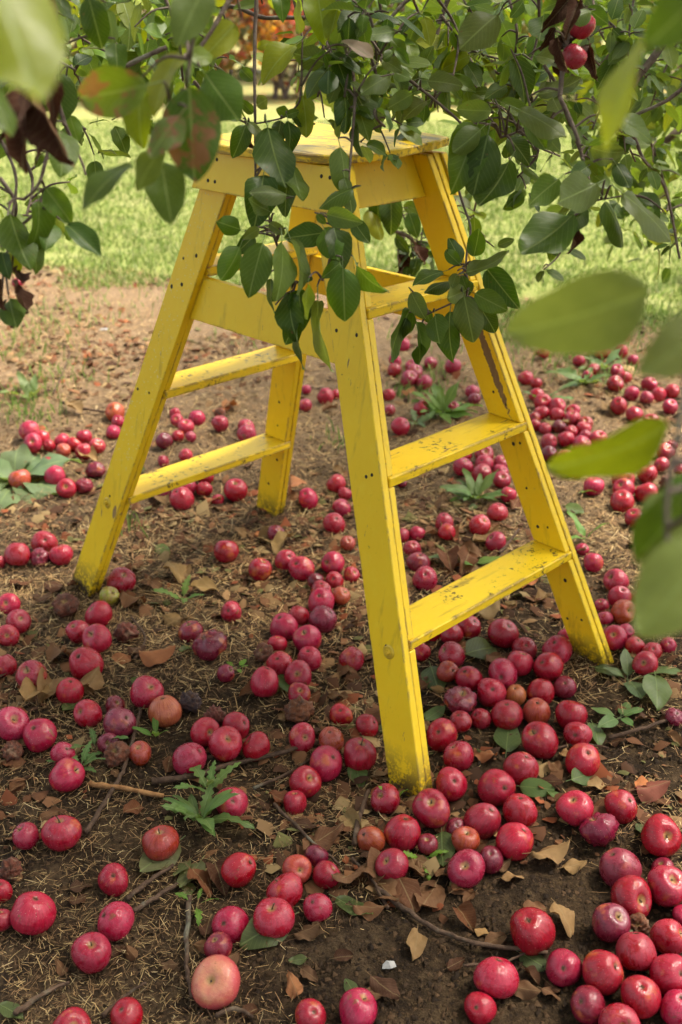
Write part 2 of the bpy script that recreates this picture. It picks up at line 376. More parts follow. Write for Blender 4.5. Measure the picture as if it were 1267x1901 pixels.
# crumbs of withered leaf
x, y = wedge(26000, .95, 6.6, 1.1)
keep = (rng.random(len(x)) < .42+1.7*vn(x*2.3+9, y*2.3, 2)) & (y < lawn_edge(x)+.1); x, y = x[keep], y[keep]; n = len(x)
P = np.stack([x, y, gh(x, y) + .002 + rng.random(n)*.006], 1)
a = rng.random(n)*6.283; sz = .004+.017*rng.random(n)**2.4; ux = np.stack([np.cos(a), np.sin(a), rng.normal(0, .35, n)], 1); uy = np.stack([-np.sin(a), np.cos(a), rng.normal(0, .35, n)], 1)
k = np.array([[-1, -.7], [.2, -1.0], [1, -.2], [.5, .9], [-.6, .8], [0, 0]])
Vf = np.stack([P + (ux*(k[i, 0]+rng.normal(0, .25, n))[:, None]+uy*(k[i, 1]+rng.normal(0, .25, n))[:, None])*sz[:, None] + np.array([0, 0, 1])*(.35*sz*(i == 5))[:, None] for i in range(6)], 1).reshape(-1, 3)
b = (np.arange(n)*6)[:, None]; Ff = np.concatenate([b+np.array([[i, (i+1) % 5, 5]]) for i in range(5)], 1).reshape(-1, 3)
pal = np.array([(.12, .050, .022), (.18, .082, .036), (.25, .145, .065), (.06, .027, .013), (.31, .21, .095), (.24, .07, .028), (.13, .12, .04)])
tc = pal[rng.choice(7, n, p=[.24, .22, .14, .18, .08, .08, .06])]*(.7+.6*rng.random((n, 1)))
tag(link('leaf_crumbs', np_mesh('leaf_crumbs', Vf, Ff, M_FRAG, tint=np.repeat(tc, 6, 0))), 'crumbled brown leaf scraps mixed into the soil', 'litter', kind='stuff')
# soil crumbs: small angular lumps
x, y = wedge(60000, .95, 4.0, 1.35); n = len(x)
P = np.stack([x, y, gh(x, y)], 1); sz = .0012+.0060*rng.random(n)**3.2
k = np.array([[1, 0, 0], [-.5, .87, 0], [-.5, -.87, 0], [0, 0, 1.1]])
Vc = (P[:, None, :] + (k[None]+rng.normal(0, .3, (n, 4, 3)))*sz[:, None, None]).reshape(-1, 3)
b = (np.arange(n)*4)[:, None]; Fc = np.concatenate([b+np.array([[0, 1, 3]]), b+np.array([[1, 2, 3]]), b+np.array([[2, 0, 3]])], 1).reshape(-1, 3)
tc = np.array([(.052, .029, .014)])*(.35+1.5*rng.random((n, 1))**1.6)
tag(link('soil_crumbs', np_mesh('soil_crumbs', Vc, Fc, M_FRAG, tint=np.repeat(tc, 4, 0))), 'small loose crumbs of dark soil underfoot', 'soil', kind='stuff')
# turf
def blades(x, y, hmin, hmax, wid, pal, name, label):
    n = len(x); P = np.stack([x, y, gh(x, y)-.003], 1); a = rng.random(n)*6.283; h = hmin+(hmax-hmin)*rng.random(n)**1.5
    s = np.stack([np.cos(a), np.sin(a), np.zeros(n)], 1); b2 = rng.random(n)*6.283; ln = .15+.85*rng.random(n)
    l = np.stack([np.cos(b2)*ln, np.sin(b2)*ln, np.zeros(n)], 1); up = np.array([0, 0, 1.])
    w = wid*(.6+.8*rng.random(n))[:, None]
    V = np.stack([P-s*w, P+s*w, P+l*h[:, None]*.35+up*h[:, None]*.6+s*w*.8, P+l*h[:, None]*.35+up*h[:, None]*.6-s*w*.8, P+l*h[:, None]*.95+up*h[:, None]*.9+s*w*.1, P+l*h[:, None]*.95+up*h[:, None]*.9-s*w*.1], 1).reshape(-1, 3)
    b = (np.arange(n)*6)[:, None]; F = np.concatenate([b+np.array([[0, 1, 2, 3]]), b+np.array([[3, 2, 4, 5]])], 1).reshape(-1, 4)
    tc = np.array(pal)[rng.choice(len(pal), n)]*(.75+.5*rng.random((n, 1)))
    tag(link(name, np_mesh(name, V, F, M_GRASS, tint=np.repeat(tc, 6, 0))), label, 'grass', kind='stuff')
x, y = wedge(150000, 4.6, 14.5, 1.35, .4)
pk = np.clip((y-lawn_edge(x))/.9+.42+1.9*vn(x*2.8, y*2.8, 4), 0, 1)*(.55+1.1*np.clip(vn(x*1.3, y*1.3, 5)+.5, 0, 1)); keep = rng.random(len(x)) < pk; x, y = x[keep], y[keep]
blades(x, y, .015, .055, .0045, [(.21, .285, .06), (.16, .23, .045), (.28, .36, .10), (.40, .40, .18), (.12, .18, .03)], 'grass', 'short green grass of the lawn beyond the bare earth')
# stray tufts in the bare earth
tx, ty = [], []
for px, py, r, n in [(22, 745, .10, 120), (60, 775, .07, 80), (40, 640, .16, 160), (120, 700, .10, 70), (235, 985, .035, 26), (70, 600, .2, 180), (800, 700, .10, 70), (770, 735, .10, 80), (1100, 690, .12, 110), (1060, 640, .25, 300), (1210, 590, .3, 420), (960, 640, .25, 260), (1000, 600, .3, 300), (700, 860, .05, 40), (640, 820, .05, 40), (500, 640, .12, 60), (300, 560, .3, 150)]:
    g0, _ = on_ground(px, py); tx += list(rng.normal(g0.x, r, n)); ty += list(rng.normal(g0.y, r, n))
blades(np.array(tx), np.array(ty), .02, .09, .0026, [(.17, .27, .05), (.23, .33, .08), (.12, .2, .04)], 'grass_tufts', 'thin stray tufts of grass sprouting in the bare earth')

# ------------------------------------------------------------------ leaf meshes
def leaf_arrays(seed, aspect=.62, curl=.12, fold=.25, wave=.03, bend=.25, nl=10, nw=4, petiole=.22, lobes=0, twist=0.0, rag=.010, crumple=0.0):
    r = random.Random(seed); V, UV, F = [], [], []
    for i in range(nl+1):
        t = .5-.5*math.cos(math.pi*i/nl)*(.75+.25*abs(math.cos(math.pi*i/nl)))
        w = aspect*.5*(math.sin(math.pi*t**.84)**.63)*(1.0-.14*t)*1.05
        if i in (0, nl): w = .004
        if lobes and 0 < i < nl: w *= (1.15 if i % 2 else .58)
        a = bend*(t-.15)
        zz = -(1-math.cos(a))/bend
        y0 = (math.sin(a) - math.sin(-.15*bend))/bend
        tw = twist*t
        for j in range(nw+1):
            q = j/nw*2-1; ed = r.uniform(-rag, rag) if j in (0, nw) else 0
            x = q*(w+ed); z = fold*abs(q)*w - curl*(q*q)*w*1.2 + wave*math.sin(t*9+q*2.2+seed)*abs(q) + crumple*(math.sin(t*17+seed+q*5)*.5+r.uniform(-.6, .6)) + zz
            V.append((x*math.cos(tw)-z*math.sin(tw)*.3, y0, z+x*math.sin(tw))); UV.append((.5+.5*q*min(1, w/(aspect*.5)), t))
    for i in range(nl):
        for j in range(nw):
            a0 = i*(nw+1)+j; F.append((a0, a0+1, a0+nw+2, a0+nw+1))
    if petiole:
        b = len(V); pr = .011
        for i, tt in enumerate((0.0, .5, 1.0)):
            yy = -petiole*(1-tt)
            for k in range(3):
                an = k*2.094; V.append((pr*math.cos(an), yy, pr*math.sin(an)-.03*petiole*(1-tt)**2)); UV.append((.5, .02))
        for i in range(2):
            for k in range(3):
                F.append((b+i*3+k, b+i*3+(k+1) % 3, b+i*3+3+(k+1) % 3, b+i*3+3+k))
    return np.array(V), np.array(F), np.array(UV)
def leaf_mesh(name, mat, **kw):
    V, F, UV = leaf_arrays(**kw)
    return np_mesh(name, V, F, mat, tint=np.ones((len(V), 3)), uv=UV, smooth=True)
VAR = [dict(seed=1, aspect=.62, fold=.26, bend=.5, curl=.10, wave=.04), dict(seed=2, aspect=.58, fold=.45, bend=1.0, curl=.0, wave=.06, twist=.3), dict(seed=3, aspect=.66, fold=.14, bend=.35, curl=.3, wave=.05),
       dict(seed=4, aspect=.58, fold=.5, bend=.9, curl=.0, wave=.05, twist=.4), dict(seed=5, aspect=.68, fold=.15, bend=-.35, curl=.15, wave=.05), dict(seed=6, aspect=.60, fold=.3, bend=.5, twist=-.5, wave=.04),
       dict(seed=7, aspect=.56, fold=.45, bend=1.2, wave=.06), dict(seed=8, aspect=.66, fold=.05, bend=.6, curl=.4, wave=.03), dict(seed=9, aspect=.62, fold=.35, bend=-.6, wave=.06, twist=.5), dict(seed=10, aspect=.55, fold=.6, bend=.3, wave=.03, twist=-.3)]
LEAF = [leaf_mesh('apple_leaf', M_LEAF, **v) for v in VAR]
BLIGHT = [leaf_mesh('blighted_leaf', M_BLIGHT, **v) for v in VAR[:3]]
DEADV = [dict(rag=.022, crumple=.030, nl=16, nw=8, seed=11, aspect=.60, fold=.35, bend=.6, wave=.09, curl=-.2), dict(rag=.022, crumple=.028, nl=16, nw=8, seed=12, aspect=.55, fold=.2, bend=-.6, wave=.10, curl=.3), dict(rag=.022, crumple=.028, nl=16, nw=8, seed=13, aspect=.66, fold=.25, bend=.6, wave=.08, curl=.2, twist=.6), dict(rag=.022, crumple=.028, nl=16, nw=8, seed=14, aspect=.6, fold=.1, bend=-.4, wave=.07, curl=.35), dict(rag=.022, crumple=.028, nl=16, nw=8, seed=15, aspect=.62, fold=.5, bend=.4, wave=.06, curl=-.4)]
HANGD = [leaf_mesh('hanging_dead_leaf', M_DEAD, nl=12, nw=6, rag=.05, crumple=.035, seed=sd_, aspect=.36, fold=f_, bend=b_, wave=.09, curl=-.3, twist=tw_) for sd_, f_, b_, tw_ in ((61, 1.1, .5, .3), (62, .8, -.7, -.5), (63, 1.4, .9, .7))]
DEAD = [leaf_mesh('withered_leaf', M_DEAD, **v) for v in DEADV]
FLATG = [leaf_mesh('fallen_green_leaf', M_LEAF, **v) for v in (dict(seed=21, aspect=.62, fold=.12, bend=.25, wave=.03), dict(seed=22, aspect=.58, fold=.2, bend=-.3, wave=.04), dict(seed=23, aspect=.66, fold=.3, bend=.5, wave=.05))]
WEEDL = [leaf_mesh('toothed_leaf', M_WEED, seed=31, aspect=.30, fold=.25, bend=.6, nl=14, lobes=1, petiole=.1), leaf_mesh('toothed_leaf', M_WEED, seed=32, aspect=.34, fold=.2, bend=.9, nl=12, lobes=1, petiole=.12, wave=.05)]
OVALL = [leaf_mesh('oval_leaf', M_WEED, seed=33, aspect=.55, fold=.15, bend=.4, petiole=.35), leaf_mesh('oval_leaf', M_WEED, seed=34, aspect=.48, fold=.25, bend=.7, petiole=.3)]
STRAPL = [leaf_mesh('strap_leaf', M_WEED, seed=35, aspect=.26, fold=.3, bend=.8, petiole=.1), leaf_mesh('strap_leaf', M_WEED, seed=36, aspect=.30, fold=.2, bend=.5, petiole=.1, wave=.05)]
TINTS = {'n': (.20, .255, .075), 'g': (.046, .090, .009), 'm': (.085, .148, .014), 'l': (.21, .25, .013), 's': (.115, .162, .036), 'b': (.075, .029, .015), 'k': (.46, .36, .33), 'x': (.130, .205, .020)}  # the s green is paler: sky sheen of upturned leaves put into the colour
def vary(c, s=.18):
    k = 1+random.uniform(-s, s); return (c[0]*k*(1+random.uniform(-s, s)*.6), c[1]*k, c[2]*k*(1+random.uniform(-s, s)*.5), 1.0)
def frame_matrix(base, tip, nrm):
    y = (tip-base); L = y.length; y = y/L
    z = (nrm - y*nrm.dot(y))
    z = z.normalized() if z.length > 1e-4 else y.orthogonal().normalized()
    x = y.cross(z)
    return Matrix.Translation(base) @ Matrix((x, y, z)).transposed().to_4x4() @ Matrix.Scale(L, 4)
def place_leaf(me, base, tip, vis_w, kind, parent=None, name='leaf', up_bias=.25):
    """a leaf from base to tip that shows vis_w (share of its length) of its width"""
    c = Vector((0, 0, CAM_H)); mid = (base+tip)/2; ax = (tip-base).normalized()
    v = (c-mid).normalized(); v = (v - ax*v.dot(ax)).normalized()
    roll = math.acos(max(.12, min(1, vis_w/.60)))
    sgn = 1 if random.random() < .72 else -1
    side = ax.cross(v)
    if side.z*sgn < 0: side = -side
    n = v*math.cos(roll) + side*math.sin(roll)*1.0
    if n.z < -.25 and random.random() < .5: n = v*math.cos(roll) - side*math.sin(roll)
    o = link(name, me)
    o.matrix_world = frame_matrix(base, tip, n); o.color = vary(TINTS[kind])
    if parent is not None:
        o.parent = parent; o.matrix_parent_inverse = parent.matrix_world.inverted()
    return o

# ------------------------------------------------------------------ tubes (branches, twigs)
def tube_arrays(pts, radii, sides=7, rough=.0):
    pts = [Vector(p) for p in pts]; V, F = [], []
    up = Vector((.3, .2, 1)).normalized(); prev = None
    for i, p in enumerate(pts):
        d = (pts[min(i+1, len(pts)-1)]-pts[max(i-1, 0)]).normalized()
        a = prev if prev is not None else (up.cross(d) if up.cross(d).length > .1 else Vector((1, 0, 0)).cross(d))
        a = (a - d*a.dot(d)).normalized(); prev = a; b = d.cross(a)
        for k in range(sides):
            an = k/sides*6.2832; rr = radii[i]*(1+rough*random.uniform(-1, 1))
            V.append(tuple(p + (a*math.cos(an)+b*math.sin(an))*rr))
    for i in range(len(pts)-1):
        for k in range(sides):
            F.append((i*sides+k, i*sides+(k+1) % sides, (i+1)*sides+(k+1) % sides, (i+1)*sides+k))
    F.append(tuple(range(sides))[::-1]); F.append(tuple((len(pts)-1)*sides+k for k in range(sides)))
    return V, F
def smooth_path(pts, n=5, jit=0.0):
    P = [Vector(p) for p in pts]; out = []
    for i in range(len(P)-1):
        p0, p1, p2, p3 = P[max(i-1, 0)], P[i], P[i+1], P[min(i+2, len(P)-1)]
        for k in range(n):
            t = k/n; q = .5*((2*p1)+(p2-p0)*t+(2*p0-5*p1+4*p2-p3)*t*t+(3*p1-p0-3*p2+p3)*t**3)
            out.append(q + Vector((random.uniform(-jit, jit), random.uniform(-jit, jit), random.uniform(-jit, jit))))
    out.append(P[-1]); return out
def tube(name, pts, r0, r1, mat, parent=None, n=5, jit=0.0, sides=7, rough=.1):
    sp = smooth_path(pts, n, jit); k = len(sp)
    V, F = tube_arrays(sp, [r0+(r1-r0)*i/(k-1) for i in range(k)], sides, rough)
    o = mesh_obj(name, V, F, mat, None, smooth=True)
    if parent is not None:
        o.parent = parent; o.matrix_parent_inverse = parent.matrix_world.inverted()
    return o

# ------------------------------------------------------------------ stepladder
LX, LY, PSI = -.03888, 2.45058, .7836
def U(z): return .3537-.1789*z
def Vv(z): return .6444-.3830*z
TH, WD = .0372, .0935
H_TOP = 1.166; Z1, Z2, Z3 = .293, .5976, .907; ST = .021
ladder = empty('stepladder', (LX, LY, 0), PSI)
tag(ladder, 'worn yellow painted wooden double-sided stepladder standing among the apples', 'stepladder')
bpy.context.view_layer.update()
def hexa(name, P, mat, parent, bev=.0016):
    """P: 8 local points, bottom four then top four"""
    bm = bmesh.new(); v = [bm.verts.new(p) for p in P]
    for f in ((3, 2, 1, 0), (4, 5, 6, 7), (0, 1, 5, 4), (1, 2, 6, 5), (2, 3, 7, 6), (3, 0, 4, 7)): bm.faces.new([v[i] for i in f])
    bmesh.ops.recalc_face_normals(bm, faces=bm.faces)
    if bev: bmesh.ops.bevel(bm, geom=bm.edges[:], offset=bev, segments=1, affect='EDGES')
    me = bpy.data.meshes.new(name); bm.to_mesh(me); bm.free(); me.materials.append(mat)
    return link(name, me, parent)
def uvz(u, v, z): return (u, -v, z)
def leg_piece(name, su, sv, ua, ub, za, zb, mat, parent, va=0.0, vb=WD):
    P = []
    for z in (za, zb):
        for (uo, vo) in ((ua, va), (ub, va), (ub, vb), (ua, vb)):
            P.append(uvz(su*(U(z)-uo), sv*(Vv(z)-vo), z))
    return hexa(name, P, mat, parent)
def disc(r, h, sides=10, bulge=.6):
    V = [(r*math.cos(i/sides*6.2832), r*math.sin(i/sides*6.2832), 0) for i in range(sides)] + [(r*.75*math.cos(i/sides*6.2832), r*.75*math.sin(i/sides*6.2832), h) for i in range(sides)]
    F = [(i, (i+1) % sides, sides+(i+1) % sides, sides+i) for i in range(sides)] + [tuple(range(sides, 2*sides))]
    return V, F
nailV, nailF = disc(.0042, .0012, 7); nail_me = bpy.data.meshes.new('nail'); nail_me.from_pydata(nailV, [], nailF); nail_me.materials.append(M_DARK)
legs = {}
for su in (-1, 1):
    for sv in (-1, 1):
        lg = leg_piece('leg', su, sv, 0, TH/2-.0006, -.03, H_TOP, M_PAINT, ladder); legs[su, sv] = lg
        sp = [(-.03, Z1-ST), (Z1, Z2-ST), (Z2, Z3-ST), (Z3, H_TOP-.002)]
        for a_, b_ in sp:
            leg_piece('spacer', su, sv, TH/2+.0006, TH, a_+.0004, b_-.0004, M_SCAR if (su, sv, a_) == (1, 1, Z2) else M_PAINT, lg, .0015, WD-.001)
        # nails on the outer and the inner face
        for face, uo, zs in (('out', -.0002, (.275, .59, .86, .925)), ('in', TH+.0002, (.11, .225, .345, .43, .545, .645))):
            for z in zs:
                for vo in random.choice(((.022, .068), (.03, .07), (.045,), (.06,), (.02, .05))):
                    zz = z+random.uniform(-.012, .012); o = link('nail', nail_me, lg); s = -1 if face == 'in' else 1
                    o.location = uvz(su*(U(zz)-uo), sv*(Vv(zz)-vo-random.uniform(-.008, .008)), zz)
                    o.rotation_euler = Vector((su*s, 0, .1789*s)).to_track_quat('Z', 'Y').to_euler(); k = random.uniform(.7, 1.2); o.scale = (k, k*random.uniform(1, 1.4), 1)
        bV, bF = disc(.0155, .0022, 20); bo = mesh_obj('washer', bV, bF, M_BOLT, lg); zz = .265
        bo.location = uvz(su*(U(zz)+.0003), sv*(Vv(zz)-.042), zz); bo.rotation_euler = Vector((su, 0, .1789)).to_track_quat('Z', 'Y').to_euler()
        bV, bF = disc(.0062, .007, 6); b2 = mesh_obj('bolt', bV, bF, M_BOLT, lg); b2.location = bo.location + Vector((su*.002, 0, 0)); b2.rotation_euler = bo.rotation_euler
for sv in (-1, 1):
    for z in (Z1, Z2, Z3):
        ue = U(z)-TH/2-.0006; P = []
        for zz in (z-ST, z):
            vo, vi = Vv(z)+.005, Vv(z)-WD-.004
            for (u, v) in ((-ue, vo), (ue, vo), (ue, vi), (-ue, vi)): P.append(uvz(u, sv*v, zz))
        hexa('step', P, M_STEP, ladder, .002)
for su in (-1, 1):      # boards across the two broad sides, under the top and half way down
    za, zb = 1.079, H_TOP-.001; P = []
    for z in (za, zb):
        for (uo, v) in ((0.0012, -1), (.0012, 1), (.0195, 1), (.0195, -1)): P.append(uvz(su*(U(z)+uo), v*(Vv(z)+.006), z))
    ap = hexa('apron', P, M_PAINT, ladder)
    for v in (-.19, -.165, .03, .06, .175, .2):
        for z in (1.10, 1.145):
            if random.random() < .7:
                o = link('nail', nail_me, ap); o.location = uvz(su*(U(z)+.0197), v*.95, z); o.rotation_euler = Vector((su, 0, .1789)).to_track_quat('Z', 'Y').to_euler()
    za, zb = .784, .882; P = []
    for z in (za, zb):
        for (uo, v) in ((TH/2, -1), (TH/2, 1), (TH-.002, 1), (TH-.002, -1)): P.append(uvz(su*(U(z)-uo), v*(Vv(z)-WD+.0005), z))
    hexa('brace', P, M_PAINT, ladder)
for sv in (-1, 1):      # short boards between the legs, under the top
    za, zb = 1.075, H_TOP-.001; P = []
    for z in (za, zb):
        ue = U(z)-TH-.0006
        for (u, vo) in ((-ue, .045), (ue, .045), (ue, .064), (-ue, .064)): P.append(uvz(u, sv*(Vv(z)-vo), z))
    hexa('end_board', P, M_PAINT, ladder)
# warped top board with a worn, rounded near corner
bm = bmesh.new()
outl = [(-.178, -.235), (-.180, -.10), (-.186, .0), (-.188, .085), (-.182, .14), (-.155, .19), (-.09, .210), (-.02, .214), (.06, .212), (.12, .212), (.168, .205), (.174, .10), (.176, -.05), (.172, -.215), (.05, -.226), (-.08, -.238)]
fine = []
for i, a_ in enumerate(outl):
    b_ = outl[(i+1) % len(outl)]
    for k in range(4):
        t_ = k/4; fine.append((a_[0]*(1-t_)+b_[0]*t_+random.uniform(-.0012, .0012), a_[1]*(1-t_)+b_[1]*t_+random.uniform(-.0012, .0012)))
def warp(u, v): return .012*max(0, (u+.05)/.25)**1.5 + .004*math.sin(v*14) - .003*max(0, -u-.1)/.09
rings = []
for (sc_, dz) in ((.985, 0.0), (1, .002), (1, .0155), (.985, .018)):
    rings.append([bm.verts.new(uvz(u*sc_, v*sc_, H_TOP+.0005+dz+warp(u, v))) for u, v in fine])
for a_, b_ in zip(rings, rings[1:]):
    for i in range(len(fine)): bm.faces.new((a_[i], a_[(i+1) % len(fine)], b_[(i+1) % len(fine)], b_[i]))
for rg, rev in ((rings[0], True), (rings[-1], False)):
    prev = rg
    for sc_ in (.75, .5, .25):
        cur = [bm.verts.new(uvz(u*sc_, v*sc_, H_TOP+.0005+(0 if rev else .018)+warp(u*sc_, v*sc_))) for u, v in fine]
        for i in range(len(fine)): bm.faces.new((prev[i], prev[(i+1) % len(fine)], cur[(i+1) % len(fine)], cur[i]))
        prev = cur
    bm.faces.new(prev)
bmesh.ops.recalc_face_normals(bm, faces=bm.faces)
me = bpy.data.meshes.new('top_board'); bm.to_mesh(me); bm.free(); me.materials.append(M_TOP); link('top_board', me, ladder)
# rain drops on the left leg
dv, df = [], []
for i in range(260):
    z = .35 + .72*random.random()**.8; vo = random.uniform(.004, WD-.004); r = random.uniform(.0007, .0019)
    c = Vector(uvz(-(U(z)+.0001), -(Vv(z)-vo), z)); b = len(dv)
    for k in range(5): dv.append(tuple(c + Vector((0, r*math.cos(k*1.2566), r*1.2*math.sin(k*1.2566)))))
    dv.append(tuple(c + Vector((-r*.7, 0, r*.2))))
    for k in range(5): df.append((b+k, b+(k+1) % 5, b+5))
m, t, out = new_mat('rain_drop'); gl = t.nodes.new('ShaderNodeBsdfPrincipled'); gl.inputs['Base Color'].default_value = (.85, .75, .35, 1); gl.inputs['Roughness'].default_value = .05; gl.inputs['IOR'].default_value = 1.33
t.links.new(gl.outputs[0], out.inputs[0])
tag(mesh_obj('rain_drops', dv, df, m, legs[-1, -1], smooth=True), kind='stuff')

# ------------------------------------------------------------------ apples (photo pixel, size in photo pixels, kind)
def crop(ox, oy, s, L): return [(ox+x*s, oy+y*s, d*s, k) for x, y, d, k in L]
AP = []
AP += crop(0, 600, .505, [(110,392,78,'p'),(152,418,62,'r'),(125,450,72,'p'),(180,448,45,'r'),(232,432,58,'p'),(272,445,55,'r'),(310,417,62,'p'),(235,465,58,'o'),(315,468,62,'r'),(350,455,60,'d'),
 (425,328,72,'o'),(433,355,56,'p'),(418,398,56,'p'),(645,330,42,'r'),(652,355,50,'p'),(685,380,62,'p'),(725,347,62,'p'),(605,428,62,'d'),(655,413,48,'r'),(703,415,42,'p'),(812,373,66,'r'),(905,380,62,'r'),(908,404,66,'p'),
 (685,483,52,'p'),(603,505,36,'r'),(75,572,80,'o'),(188,525,80,'d'),(202,560,80,'p'),(352,537,72,'d'),(300,597,70,'d'),(250,605,72,'r'),(755,565,70,'r'),(745,607,58,'r'),(685,600,90,'p'),(600,620,64,'d'),(668,642,90,'p'),
 (868,612,88,'r'),(800,650,48,'r'),(1197,268,62,'r'),(1123,300,52,'p'),(1127,243,30,'p'),(1235,260,36,'r'),(1133,642,80,'d'),(1240,590,74,'r'),(1265,622,56,'r'),(1230,732,82,'r'),(1258,672,70,'p'),(1015,773,66,'d'),
 (833,836,98,'r'),(955,902,92,'r'),(1053,868,82,'p'),(1107,900,98,'p'),(1160,945,64,'d'),(1183,978,80,'r'),(1225,885,86,'p'),(1230,945,70,'r'),(445,945,104,'r'),(163,803,90,'r'),(65,848,90,'r'),(147,857,70,'d'),(218,850,92,'d'),(3,875,50,'r'),(66,-150,42,'p'),(810,330,50,'w')])
AP += crop(630, 600, .5028, [(237,78,52,'p'),(208,135,50,'p'),(205,170,52,'d'),(270,157,52,'p'),(338,147,50,'p'),(420,157,60,'p'),(278,178,60,'p'),(258,205,66,'p'),(315,217,58,'p'),(182,262,50,'r'),(188,320,46,'r'),(227,383,72,'p'),
 (490,250,52,'p'),(500,278,46,'d'),(422,312,50,'p'),(305,312,60,'p'),(690,200,58,'r'),(727,222,44,'r'),(730,265,58,'r'),(750,290,64,'p'),(805,305,62,'p'),(750,330,56,'r'),(803,338,60,'r'),(865,347,62,'p'),(865,322,50,'p'),
 (722,352,50,'r'),(730,378,46,'r'),(762,385,50,'r'),(802,382,50,'d'),(860,397,48,'r'),(905,378,54,'o'),(908,408,50,'p'),(780,437,66,'r'),(836,428,66,'d'),(890,447,74,'p'),(775,480,64,'d'),(835,495,66,'o'),
 (457,528,74,'p'),(540,512,74,'p'),(535,488,72,'r'),(590,515,60,'p'),(597,548,60,'p'),(527,553,78,'r'),(600,577,68,'p'),(625,632,64,'p'),(585,695,80,'r'),(580,805,82,'p'),(520,745,84,'d'),(388,735,72,'r'),(397,768,64,'r'),
 (247,783,60,'d'),(275,778,60,'p'),(270,829,64,'p'),(293,880,84,'d'),(318,940,94,'p'),(460,490,56,'r'),(230,588,44,'d'),(972,105,60,'r'),(1040,100,54,'r'),(1087,135,44,'p'),(940,170,48,'r'),(1025,173,50,'p'),(915,192,40,'p'),
 (1018,222,66,'r'),(1080,258,56,'p'),(1135,274,50,'p'),(1180,262,56,'p'),(1223,308,58,'p'),(1033,302,68,'r'),(1090,333,66,'p'),(1150,362,56,'p'),(1140,553,76,'r'),(1190,520,60,'r'),(1050,578,84,'r'),(1055,612,84,'p'),(1045,652,94,'r'),
 (1135,625,88,'r'),(1222,585,70,'w'),(1255,530,50,'r'),(940,600,80,'p'),(900,832,48,'p'),(938,882,76,'p'),(1025,950,94,'p'),(1135,975,70,'p'),(1200,920,60,'r'),(1230,450,40,'r'),(32,810,58,'o'),(45,928,62,'r')])
AP += crop(0, 1050, .505, [(35,138,82,'p'),(68,205,92,'r'),(30,255,84,'d'),(20,365,84,'r'),(118,407,116,'p'),(245,145,96,'w'),(365,178,100,'p'),(290,242,88,'r'),(358,265,112,'d'),(465,240,86,'w'),(317,357,128,'r'),(258,457,106,'r'),
 (325,542,108,'r'),(540,463,128,'p'),(607,530,116,'y'),(437,580,122,'d'),(422,512,74,'d'),(402,648,78,'d'),(428,692,96,'w'),(515,688,86,'o'),(45,580,124,'p'),(145,618,128,'p'),(45,680,84,'w'),(235,690,90,'p'),(245,768,128,'p'),
 (400,112,74,'g'),(850,168,80,'r'),(703,240,96,'d'),(770,285,124,'d'),(1255,115,70,'o'),(1180,130,104,'p'),(1190,192,110,'d'),(1098,180,82,'d'),(1045,222,106,'p'),(1130,272,106,'p'),(1020,287,76,'d'),(970,318,74,'w'),(1138,338,94,'p'),
 (1030,357,94,'r'),(975,425,114,'p'),(1095,400,108,'d'),(1100,472,86,'r'),(1100,522,114,'w'),(830,395,68,'d'),(755,610,106,'r'),(870,588,108,'r'),(828,655,128,'p'),(945,660,108,'r'),(700,708,124,'p'),(1110,630,108,'r'),(1218,637,100,'o'),
 (1200,723,124,'d'),(1120,793,122,'r'),(1085,868,90,'r'),(850,868,116,'p'),(790,548,80,'w'),(700,497,88,'z')])
AP += crop(630, 1050, .5028, [(45,340,100,'r'),(105,588,90,'r'),(75,698,132,'d'),(8,546,84,'r'),(340,252,70,'r'),(415,248,88,'r'),(482,222,90,'r'),(607,245,108,'p'),(418,327,100,'r'),(300,312,80,'r'),(402,390,82,'o'),(478,413,98,'d'),(608,397,114,'p'),
 (685,302,92,'r'),(660,362,98,'p'),(770,370,116,'r'),(805,308,110,'p'),(835,258,56,'p'),(562,465,112,'r'),(652,475,78,'y'),(743,462,106,'r'),(833,447,86,'d'),(453,497,126,'d'),(445,575,90,'r'),(520,560,78,'d'),(620,545,122,'d'),(727,535,108,'o'),
 (860,550,114,'r'),(880,622,104,'d'),(900,715,132,'r'),(745,645,138,'r'),(382,618,122,'r'),(445,700,116,'r'),(415,800,122,'d'),(672,742,124,'r'),(585,815,142,'p'),(1037,115,90,'p'),(1030,172,94,'o'),(1000,192,64,'p'),(1020,265,92,'p'),
 (1060,245,64,'p'),(970,150,50,'p'),(1105,300,74,'r'),(1140,312,74,'r'),(1130,360,96,'d'),(1115,117,64,'o'),(1110,165,64,'p'),(1215,290,50,'p'),(1240,555,70,'d')])
AP += crop(0, 1450, .505, [(97,200,104,'d'),(228,188,146,'p'),(40,322,90,'w'),(0,400,90,'r'),(118,475,154,'p'),(8,508,80,'d'),(418,360,118,'p'),(425,512,136,'p'),(340,628,146,'d'),(590,225,130,'o'),(880,322,130,'r'),(845,522,130,'p'),
 (805,608,104,'d'),(797,735,178,'k'),(1005,500,152,'p'),(1052,400,128,'r'),(1090,325,106,'o'),(1200,343,106,'d'),(1165,275,90,'d'),(1165,462,110,'p'),(1145,857,118,'r'),(465,857,124,'r'),(262,910,150,'r')])
